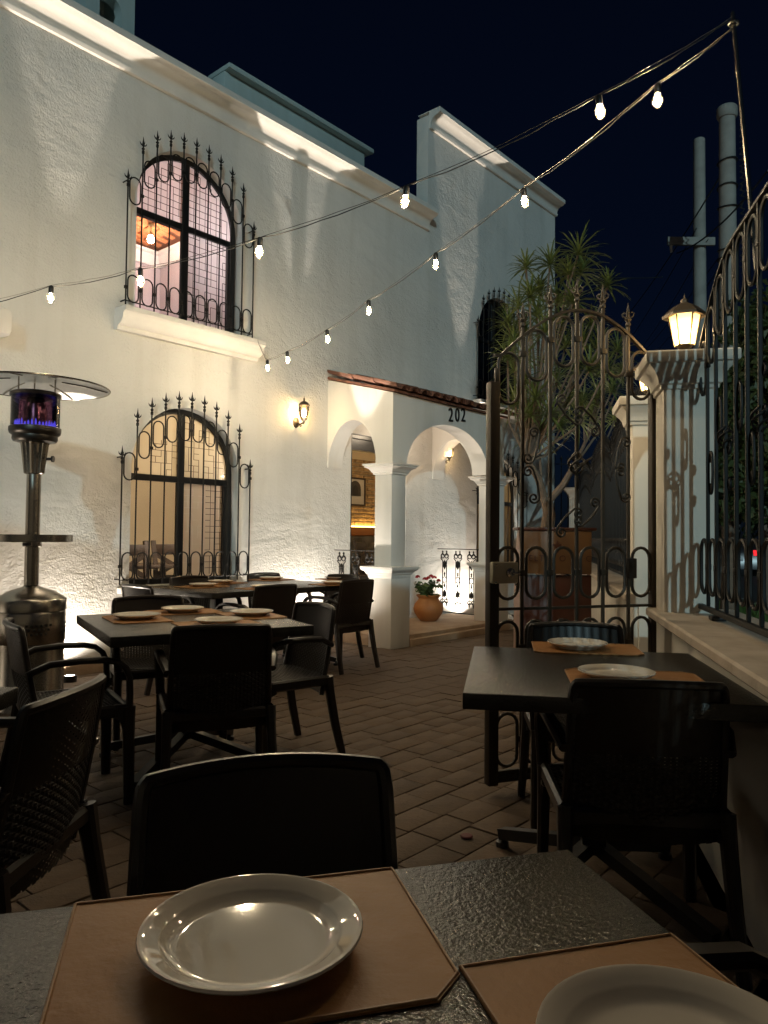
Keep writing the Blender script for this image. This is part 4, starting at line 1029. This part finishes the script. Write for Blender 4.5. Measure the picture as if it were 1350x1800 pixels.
T2A = R(30.5); sidez = [('heater', (240, 1086), 90), ('window', (321, 1074), 180), ('porch', (442, 1080), -90), ('near', (384, 1095), 0)]
for nm, px, dr in sidez:
    p = gp(*px, .757); placemat((p.x, p.y), T2A + R(dr if dr != 90 else -90) if nm != 'porch' else T2A + R(90), {'heater': 'leather placemat at the heater seat of the four plate table', 'window': 'leather placemat at the window seat of the four plate table', 'porch': 'leather placemat at the porch seat of the four plate table', 'near': 'leather placemat before the armchair with its back to us, four plate table'}[nm], .40, .29)
    plate(p, {'heater': 'white plate at the heater seat of the four plate table', 'window': 'white plate at the window seat of the four plate table', 'porch': 'white plate at the porch seat of the four plate table', 'near': 'white plate before the armchair with its back to us, four plate table'}[nm])
T3 = [((357, 1030), 0, 'by the heater end'), ((388, 1024), 180, 'under the window grille'), ((465, 1033), 0, 'behind the lit perforated chair'), ((477, 1018), 180, 'right of the window grille'), ((588, 1026), 0, 'before the chair closest to the porch pillar'), ((591, 1017), 180, 'at the porch end')]
for px, dr, wh in T3:
    p = gp(*px, .757); placemat((p.x, p.y), HA + R(dr), 'leather placemat on the joined tables ' + wh, .40, .29); plate(p, 'white plate on the joined tables ' + wh)

# ------------------------------------------------------------------ flower pot, pebbles
_ps, _ = hp(753, 1085, -.36); pp_ = H(_ps, -.36, .12); pt = thing('flower_pot', 'round terracotta pot with red flowers on the porch step', 'flower pot', (pp_.x, pp_.y, .12))
b = MB(); b.lathe([(.0, 0), (.10, 0), (.13, .03), (.178, .10), (.192, .16), (.178, .215), (.14, .262), (.128, .285), (.135, .30), (.16, .32), (.162, .33), (.15, .335), (.13, .31), (.12, .29), (.0, .285)], 36); mk('pot', b, 'pot', pt)
b = MB(); lv = MB(); fl_ = MB()
for k in range(26):
    a = random.random() * 6.28; rr = random.uniform(.02, .16); h = random.uniform(.07, .22); e = Vector((rr * math.cos(a), rr * math.sin(a), .29 + h))
    b.tube([(rr * .3 * math.cos(a), rr * .3 * math.sin(a), .285), tuple(e * .6 + Vector((0, 0, .12))), tuple(e)], .003, 5)
    for q_ in range(6):
        c = e + Vector((random.uniform(-.05, .05), random.uniform(-.05, .05), random.uniform(-.07, .02))); rl = random.uniform(.018, .034)
        nn = Vector((random.uniform(-1, 1), random.uniform(-1, 1), random.uniform(.2, 1))).normalized(); t1 = nn.orthogonal().normalized(); t2 = nn.cross(t1)
        lv.add([c] + [c + (t1 * math.cos(x) + t2 * math.sin(x)) * rl * (1 + .15 * math.cos(3 * x)) + nn * .006 for x in [i * pi / 3 for i in range(6)]], [(0, i + 1, (i + 1) % 6 + 1) for i in range(6)])
mk('stem', b, 'leaf', pt); mk('leaves', lv, 'leaf', pt, recalc=False, smooth=0)
for cx_, cy_, cz in ((.03, 0, .56), (.07, -.03, .545), (-.05, -.05, .525), (.13, .05, .50), (-.14, 0, .55), (.0, .08, .53)):
    b = MB()
    for k in range(22):
        a = random.random() * 6.28; ph = random.random() * 1.4; c = Vector((cx_, cy_, cz)) + Vector((math.cos(a) * math.sin(ph), math.sin(a) * math.sin(ph), math.cos(ph))) * .026
        nn = (c - Vector((cx_, cy_, cz))).normalized(); t1 = nn.orthogonal().normalized(); t2 = nn.cross(t1)
        b.add([c + (t1 * math.cos(x) + t2 * math.sin(x)) * .016 + nn * random.uniform(0, .006) for x in [i * pi / 2.5 for i in range(5)]], [(0, 1, 2, 3, 4)])
    mk('bloom', b, 'petal', pt, recalc=False, smooth=0)
pb = MB()
for k in range(420):
    s_ = random.uniform(5.72, 7.6); t_ = random.uniform(.03, .62); rr = random.uniform(.015, .032); c = H(s_, -t_, random.uniform(.0, .03))
    a = random.random() * 6.28; P = []
    for zz, q_ in ((-.5, .6), (.1, 1), (.6, .6)):
        for i in range(6): x = a + i * pi / 3; P.append(c + Vector((math.cos(x) * rr * q_ * random.uniform(.85, 1.15), math.sin(x) * rr * q_, zz * rr * .8)))
    pb.add(P, [(i, (i + 1) % 6, 6 + (i + 1) % 6, 6 + i) for i in range(6)] + [(6 + i, 6 + (i + 1) % 6, 12 + (i + 1) % 6, 12 + i) for i in range(6)] + [tuple(range(12, 18))])
o = mk('pebbles', pb, 'pebble'); tag(o, 'white pebbles along the wall past the porch railing', 'pebbles', kind='stuff')
pf = thing('pink_flowers', 'small pink flowering plant behind the porch railing', 'plant', H(5.95, -.42, .02))
b = MB(); lv = MB()
for k in range(30):
    a = random.random() * 6.28; rr = random.uniform(0, .10); c = Vector((rr * math.cos(a), rr * math.sin(a), random.uniform(.04, .20))); rl = .022
    nn = Vector((random.uniform(-1, 1), random.uniform(-1, 1), .6)).normalized(); t1 = nn.orthogonal().normalized(); t2 = nn.cross(t1)
    (b if k % 2 else lv).add([c + (t1 * math.cos(x) + t2 * math.sin(x)) * rl for x in [i * pi / 3 for i in range(6)]], [tuple(range(6))])
mk('blooms', b, 'pink', pf, recalc=False, smooth=0); mk('leaves', lv, 'leaf', pf, recalc=False, smooth=0)

# ------------------------------------------------------------------ wooden lectern
lc = yp(977, 945, 5.55); lec = thing('lectern', 'wooden host lectern with carved sloping top behind the gate', 'lectern', (lc.x, lc.y, 0), R(-3))
b = MB(); b.cbox(-.26, .26, -.02, .02, .06, .92, .004); mk('front_panel', b, 'mahogany', lec)
b = MB()
for s in (-1, 1): b.plate([(.021, .0), (.42, .0), (.42, 1.0), (.18, 1.27), (.12, 1.27), (.021, 1.0)], [], -.26 if s < 0 else .235, -.235 if s < 0 else .26, Matrix.Rotation(R(90), 4, 'Z'))
b.v = [(x, y, z) for x, y, z in b.v]; mk('side_panel', b, 'litwood', lec)
b = MB(); b.cbox(-.255, .255, -.05, -.022, .93, 1.25, .006); hd = mk('header_board', b, 'lightwood', lec)
b = MB(); b.cbox(-.29, .29, -.06, .26, 1.252, 1.275, .004, Matrix.Translation((0, 0, 0))); mk('top_board', b, 'mahogany', lec)
b = MB(); b.plate([(-.012, 1.09), (.012, 1.09), (.010, 1.13), (.035, 1.145), (.030, 1.155), (.012, 1.15), (0, 1.185), (-.012, 1.15), (-.030, 1.155), (-.035, 1.145), (-.010, 1.13)], [], -.054, -.0505); mk('carved_emblem', b, 'mahogany', hd)
for txt, x in (('E', -.195), ('L', -.155), ('T', -.115), ('R', -.08), ('O', .04), ('C', .23)):
    me = text_mesh(txt, .062, .002); me.materials.append(M['mahogany']); ob('carved_letter', me, hd, (x, -.052, 1.025), (R(90), 0, 0))
b = MB(); b.cbox(-.30, .30, -.03, .45, .0, .058, .006); mk('plinth', b, 'mahogany', lec)

# ------------------------------------------------------------------ dragon trees
def leafblade(mb_, base, dirv, L_, w_):
    side = dirv.cross(Vector((0, 0, 1)));
    side = side.normalized() if side.length > .01 else Vector((1, 0, 0))
    up = side.cross(dirv)
    p = [base, base + dirv * L_ * .35 + up * .01, base + dirv * L_ * .75 - Vector((0, 0, L_ * .05)), base + dirv * L_ - Vector((0, 0, L_ * .18))]
    ws = [w_ * .6, w_, w_ * .7, 0]
    vs = []
    for q_, ww_ in zip(p[:3], ws[:3]): vs += [q_ - side * ww_ + up * ww_ * .35, q_, q_ + side * ww_ + up * ww_ * .35]
    vs.append(p[3])
    mb_.add(vs, [(0, 1, 4, 3), (1, 2, 5, 4), (3, 4, 7, 6), (4, 5, 8, 7), (6, 7, 9), (7, 8, 9)])
def dragontree(base, tips, lab, seed):
    rd = random.Random(seed); t = thing('dragon_tree', lab, 'tree', base); tr = MB(); cr = MB(); base = Vector(base)
    forks = [Vector((rd.uniform(-.15, .15), rd.uniform(-.15, .15), h)) for h in (.9, 1.3, 1.7, 2.1)]
    tr.tube([(0, 0, -.05), (.02, 0, .4), tuple(forks[0]), ], [.10, .075, .055], 9)
    prev = forks[0]
    for f in forks[1:]: tr.tube([prev, (prev + f) / 2 + Vector((.03, -.02, 0)), f], [.05, .045, .04], 8); prev = f
    for tp in tips:
        tp = Vector(tp) - base; f = min(forks, key=lambda q_: (q_ - tp).length + (5 if q_.z > tp.z - .3 else 0)); mid = (f + tp) / 2 + Vector((rd.uniform(-.12, .12), rd.uniform(-.12, .12), -.12))
        tr.tube([f, f * .6 + mid * .4, mid, mid * .4 + tp * .6 + Vector((0, 0, -.02)), tp], [.020, .016, .014, .012, .011], 7)
        axis = ((tp - mid).normalized() + Vector((0, 0, .8))).normalized(); nL = rd.randint(36, 52); sz = rd.uniform(.27, .42)
        q_ = Vector((0, 0, 1)).rotation_difference(axis)
        for k in range(nL):
            th = k * 2.4; ph = math.acos(1 - 1.35 * (k + .5) / nL) if 1 - 1.35 * (k + .5) / nL > -1 else 2.2
            dv_ = q_ @ Vector((math.sin(ph) * math.cos(th), math.sin(ph) * math.sin(th), math.cos(ph)))
            leafblade(cr, tp + axis * .04 * (1 - k / nL), dv_, sz * rd.uniform(.75, 1.1), .012)
    mk('trunk', tr, 'bark', t); mk('crown', cr, 'dracaena', t, recalc=False, smooth=0)
TY = 8.7
tp1 = [(928, 460), (968, 455), (1014, 435), (1027, 468), (1070, 492), (905, 530), (940, 545), (955, 575), (920, 575), (985, 560), (1005, 520), (900, 590), (925, 620), (960, 640), (990, 600), (1010, 640), (1040, 560), (1000, 690), (1030, 640), (945, 690), (915, 660), (930, 720), (985, 740), (950, 760), (905, 700), (1015, 730), (900, 640), (965, 720), (975, 520), (1045, 600), (890, 620), (1018, 590), (935, 510), (890, 560), (955, 500), (1000, 470), (980, 660), (1060, 640)]
rd = random.Random(3)
dragontree(gp(946, 1120, 0) * 0 + Vector((yp(948, 945, TY).x, TY, 0)), [yp(x + rd.uniform(-6, 6), y + 14, TY + rd.uniform(-.55, .55)) for x, y in tp1], 'tall branching dragon tree with spiky rosettes behind the gate', 5)
tp2 = [(1085, 620), (1075, 690), (1050, 700), (1095, 660), (1060, 660), (1040, 730), (1025, 710), (1080, 740)]
dragontree(Vector((yp(985, 945, 9.9).x, 9.9, 0)), [yp(x, y, 9.9 + rd.uniform(-.4, .4)) for x, y in tp2], 'lower dragon tree leaning towards the street fence', 9)

# ------------------------------------------------------------------ street tree, shrubs, car
def leaftree(base, crown, n, lab, seed, sz=.17, trunk_r=.11):
    rd = random.Random(seed); t = thing('street_tree', lab, 'tree', base); base = Vector(base); b = MB(); cr = MB()
    cz = min(c[2] for c, r_ in crown)
    b.tube([(0, 0, -.05), (.03, .02, .8), (0, .04, cz - base.z)], [trunk_r * 1.25, trunk_r, trunk_r * .8], 10)
    for c, r_ in crown:
        c = Vector(c) - base; b.tube([(0, .04, cz - base.z - .3), tuple(c * .6 + Vector((0, 0, (cz - base.z) * .4))), tuple(c)], [trunk_r * .6, trunk_r * .4, .02], 7)
    mk('trunk', b, 'bark', t)
    for c, r_ in crown:
        c = Vector(c) - base
        for k in range(int(n * r_ * r_)):
            v_ = Vector((rd.gauss(0, 1), rd.gauss(0, 1), rd.gauss(0, 1))).normalized() * r_ * rd.random() ** .4; v_.z *= .8; p = c + v_
            nn = (v_.normalized() * .5 + Vector((rd.uniform(-1, 1), rd.uniform(-1, 1), rd.uniform(-.2, 1)))).normalized(); t1 = nn.orthogonal().normalized(); t2 = nn.cross(t1); a = rd.random() * 6.28
            ax = t1 * math.cos(a) + t2 * math.sin(a); sd = nn.cross(ax); L_ = sz * rd.uniform(.7, 1.3)
            cr.add([p - ax * L_ * .5, p - sd * L_ * .26 + nn * .02, p + ax * L_ * .55 - nn * .03, p + sd * L_ * .26 + nn * .02], [(0, 1, 2, 3)])
    mk('crown', cr, 'darkleaf', t, recalc=False, smooth=0)
tb_ = gp(1281, 1086, 0)
def c3(px, py, Y, r_): q_ = yp(px, py, Y); return ((q_.x, q_.y, q_.z), r_)
leaftree(tb_, [c3(1300, 850, 10.5, .75), c3(1330, 760, 10.6, .9), c3(1370, 640, 10.8, 1.0), c3(1300, 700, 11.3, .7), c3(1400, 780, 10.5, 1.1), c3(1350, 560, 11.0, .7), c3(1275, 790, 11.6, .55), c3(1420, 650, 10.5, 1.1)], 800, 'dark leafy street tree beyond the iron fence', 21)
tb2 = gp(1420, 1090, 0)
leaftree(tb2 + Vector((.6, 2.4, 0)), [c3(1270, 860, 13.5, 1.0), c3(1330, 880, 13.6, 1.0), c3(1400, 850, 13.6, 1.3), c3(1300, 740, 14.0, 1.3), c3(1390, 700, 14, 1.5)], 420, 'second dark tree further along the street verge', 22, .22)
cp = gp(1263, 1012, 0.0); car = thing('parked_car', 'dark parked car with red tail light glimpsed through the fence rings', 'car', (cp.x + .55, cp.y, -.03), FA - R(90))
b = MB(); P = [(-.0, .25), (.02, .75), (.12, .95), (.5, 1.0), (.75, 1.42), (2.2, 1.45), (3.0, .98), (4.1, .82), (4.3, .6), (4.3, .25)]
b.extrude_x(P, -.85, .85); mk('body', b, 'carpaint', car)
b = MB(); b.box(-.70, .70, .55, .60, 1.06, 1.36); b.v = [(x, y + (z - 1.0) * .55, z) for x, y, z in b.v]; mk('rear_window', b, 'darkglass', car)
for s in (-1, 1):
    b = MB(); b.cbox(s * .70 - .13, s * .70 + .13, -.02, .10, .70, .88, .01); mk('tail_light', b, 'taillight', car)
    for y in (.75, 3.45):
        b = MB(); b.lathe([(.0, -.1), (.28, -.1), (.32, -.07), (.32, .07), (.28, .1), (.0, .1)], 24); b.v = [(s * .78 + z_, y + yy, .32 + x) for x, yy, z_ in b.v]; mk('wheel', b, 'black', car)
b = MB(); b.cbox(-.25, .25, -.03, .0, .52, .64, .005); mk('number_plate', b, 'numberplate', car)

# ------------------------------------------------------------------ utility poles and cables
def upole(px, pytop, Y, r0, lab):
    tpz = yp(px, pytop, Y); t = thing('utility_pole', lab, 'pole', (tpz.x, Y, 0)); b = MB(); b.lathe([(r0 * 1.35, -.06), (r0, tpz.z - .02), (r0 * .9, tpz.z)], 20); mk('pole_shaft', b, 'concrete', t); return t, tpz
p1_, t1_ = upole(1229, 245, 20, .15, 'slim concrete utility pole with a short crossarm')
zc = yp(1229, 430, 20).z; xl = yp(1168, 430, 20).x - t1_.x; xr = yp(1250, 430, 20).x - t1_.x
b = MB(); b.cbox(xl, xr, -.26, -.17, zc - .11, zc + .11, .01); mk('crossarm', b, 'concrete', p1_)
b = MB(); b.tube([(xl + .1, -.2, zc - .11), (xl + .12, -.2, zc - .3)], .04, 8); mk('insulator', b, 'trim', p1_)
p2_, t2_ = upole(1278, 190, 17, .175, 'thick concrete utility pole wrapped with cable loops')
b = MB(); b.lathe([(.20, t2_.z - .25), (.23, t2_.z - .2), (.23, t2_.z - .02), (.2, t2_.z + .02)], 20); mk('pole_collar', b, 'concrete', p2_)
for py in (285, 330, 365, 440, 455):
    zz = yp(1278, py, 17).z; b = MB(); b.tube([(.215 * math.cos(a), .215 * math.sin(a), zz + .03 * math.sin(a + py)) for a in [i * pi / 8 for i in range(16)]], .018, 6, closed=True); mk('cable_loop', b, 'cable', p2_)
b = MB()
for k in range(26):
    zz = t2_.z - .3 - k * .14; b.tube([(.24, -.1, zz), (.34 + .05 * math.sin(k * 2.1), -.12, zz - .05), (.26, -.1, zz - .15)], .016, 5)
mk('climbing_cable', b, 'cable', p2_)
def cablewire(pts, r_, lab, sag=.25):
    a, c = Vector(pts[0]), Vector(pts[1]); P = [a.lerp(c, i / 14) - Vector((0, 0, sag * 4 * (i / 14) * (1 - i / 14))) for i in range(15)]
    b = MB(); b.tube([p_ - a for p_ in P], r_, 5); o = mk('overhead_cable', b, 'cable', None, a); tag(o, lab, 'cable', 'overhead cables of the street')
cablewire((yp(1278, 290, 17), yp(1085, 575, 34)), .02, 'overhead cable slanting down from the thick pole past the slim pole')
for k, (pa, pb_) in enumerate((((1225, 400), (1075, 640)), ((1245, 420), (1120, 620)), ((1265, 470), (1130, 640)), ((1280, 430), (1090, 660)))):
    cablewire((yp(*pa, 19.6), yp(*pb_, 40)), .014, 'thin slanting cable among those left of the slim pole')
cablewire((yp(1350, 300, 14), yp(1190, 445, 20)), .02, 'overhead cable reaching the crossarm from the street side')
cablewire((H(3.9, 1.2, 6.05), yp(1165, 487, 18.5)), .010, 'thin wire crossing in front of the tall wall to the street', .45)

# ------------------------------------------------------------------ string lights and their pole
PB = yp(1321, 375, 2.72); PTp = yp(1288, 22, 2.95)
sp_ = thing('light_pole', 'thin leaning metal pole tied to the fence holding the string lights', 'pole', PB)
dd = PTp - PB
b = MB(); b.tube([tuple(-dd * .25), (0, 0, 0), tuple(dd)], [.010, .009, .008], 8); mk('pole_rod', b, 'steel', sp_)
b = MB(); q_ = dd * .94; b.tube([(q_.x + .018 * math.cos(a), q_.y + .018 * math.sin(a), q_.z) for a in [i * pi / 5 for i in range(10)]], .005, 6, closed=True); mk('hook_ring', b, 'steel', sp_)
bulbm = MB(); bulbm.lathe([(.0, -.098), (.008, -.096), (.018, -.085), (.0245, -.066), (.024, -.052), (.017, -.035), (.0125, -.022), (.0125, -.014)], 14); bulbm.v = [(x * .9, y * .9, z * .92) for x, y, z in bulbm.v]; bulbme = bulbm.mesh('bulb', 'bulbglass')
film_ = MB(); film_.lathe([(.0, -.078), (.0065, -.073), (.0085, -.055), (.0065, -.036), (.0, -.032)], 10); filme = film_.mesh('filament', 'bulb')
sockm = MB(); sockm.lathe([(.0145, -.026), (.0155, -.024), (.0155, .014), (.010, .022), (.0, .024)], 10); sockme = sockm.mesh('socket', 'black')
def lightstring(start, bulbs, end, lab, tilt=.0):
    t = thing('string_light', lab, 'string lights', start); S_ = Vector(start)
    P = [Vector(start)] + [Vector(p_) for p_ in bulbs] + [Vector(end)]
    rd = random.Random(int(abs(start[0]) * 1000 + len(bulbs)))
    main = []; mess = []
    for a, c in zip(P[:-1], P[1:]):
        ln = (c - a).length; sag = .03 * ln
        for i in range(9):
            k = i / 9; base_ = a.lerp(c, k); w1 = math.sin(pi * k)
            main.append(base_ - S_ - Vector((0, 0, sag * w1)) + Vector((rd.uniform(-.004, .004), rd.uniform(-.004, .004), rd.uniform(-.004, .004))))
            mess.append(base_ - S_ + Vector((0, 0, .006 + sag * -.55 * w1)) + Vector((rd.uniform(-.003, .003), rd.uniform(-.003, .003), rd.uniform(-.003, .003))))
    main.append(P[-1] - S_); mess.append(P[-1] - S_ + Vector((0, 0, .01)))
    b = MB(); b.tube(main, .0026, 6); mk('cord', b, 'cable', t); b = MB(); b.tube(mess, .0014, 6); mk('support_wire', b, 'steel', t)
    for p_ in bulbs:
        q_ = Vector(p_) - S_; r_ = (rd.uniform(-.12, .12), rd.uniform(-.12, .12), 0); so_ = ob('socket', sockme, t, q_ - Vector((0, 0, .02)), r_); ob('bulb', bulbme, so_); ob('filament', filme, so_)
    return t
def onseg(P0, P1, px, py):
    u_ = (px - 675) / F; k = (P0.x - u_ * P0.y) / (u_ * (P1.y - P0.y) - (P1.x - P0.x)); Y = P0.y + k * (P1.y - P0.y); return yp(px, py, Y)
eA = yp(86, 505, 4.6); A = [onseg(PTp, eA, x, y) for x, y in ((1053, 168), (714, 328), (457, 418), (247, 472), (90, 503))]
dA = (eA - A[-2]); lightstring(tuple(dd * .97 + PB), A, eA + dA * 1.6, 'string of warm bulbs crossing in front of the upper window')
eB = yp(470, 632, 6.95); Bp = [onseg(PTp, eB, x, y) for x, y in ((1156, 148), (921, 331), (766, 445), (648, 528), (575, 580), (505, 618), (470, 633))]
endB = H(hp(452, 600, -.17)[0], -.18, hp(452, 598, -.18)[1])
lightstring(tuple(dd * .92 + PB), Bp, endB, 'string of warm bulbs running down to the upper window sill')
# small wall speaker at the left
s, z = hp(-8, 568, -.1); sk = thing('wall_speaker', 'white rounded speaker fixed to the stucco left of the upper window', 'speaker', H(s, 0, z), HA)
b = MB(); b.cbox(-.13, .10, -.20, -.03, -.10, .12, .05); mk('speaker_body', b, 'white', sk)
b = MB(); b.cbox(-.03, .03, -.04, .01, -.03, .03, .006); mk('wall_mount', b, 'white', sk)
# floor drain cap
g = gp(820, 1472, 0); dr = thing('floor_cap', 'small round dark red cap lying on the pavers', 'cap', (g.x, g.y, .003))
b = MB(); b.lathe([(.0, 0), (.024, 0), (.026, .003), (.022, .007), (.0, .008)], 16); mk('cap_disc', b, 'red', dr)
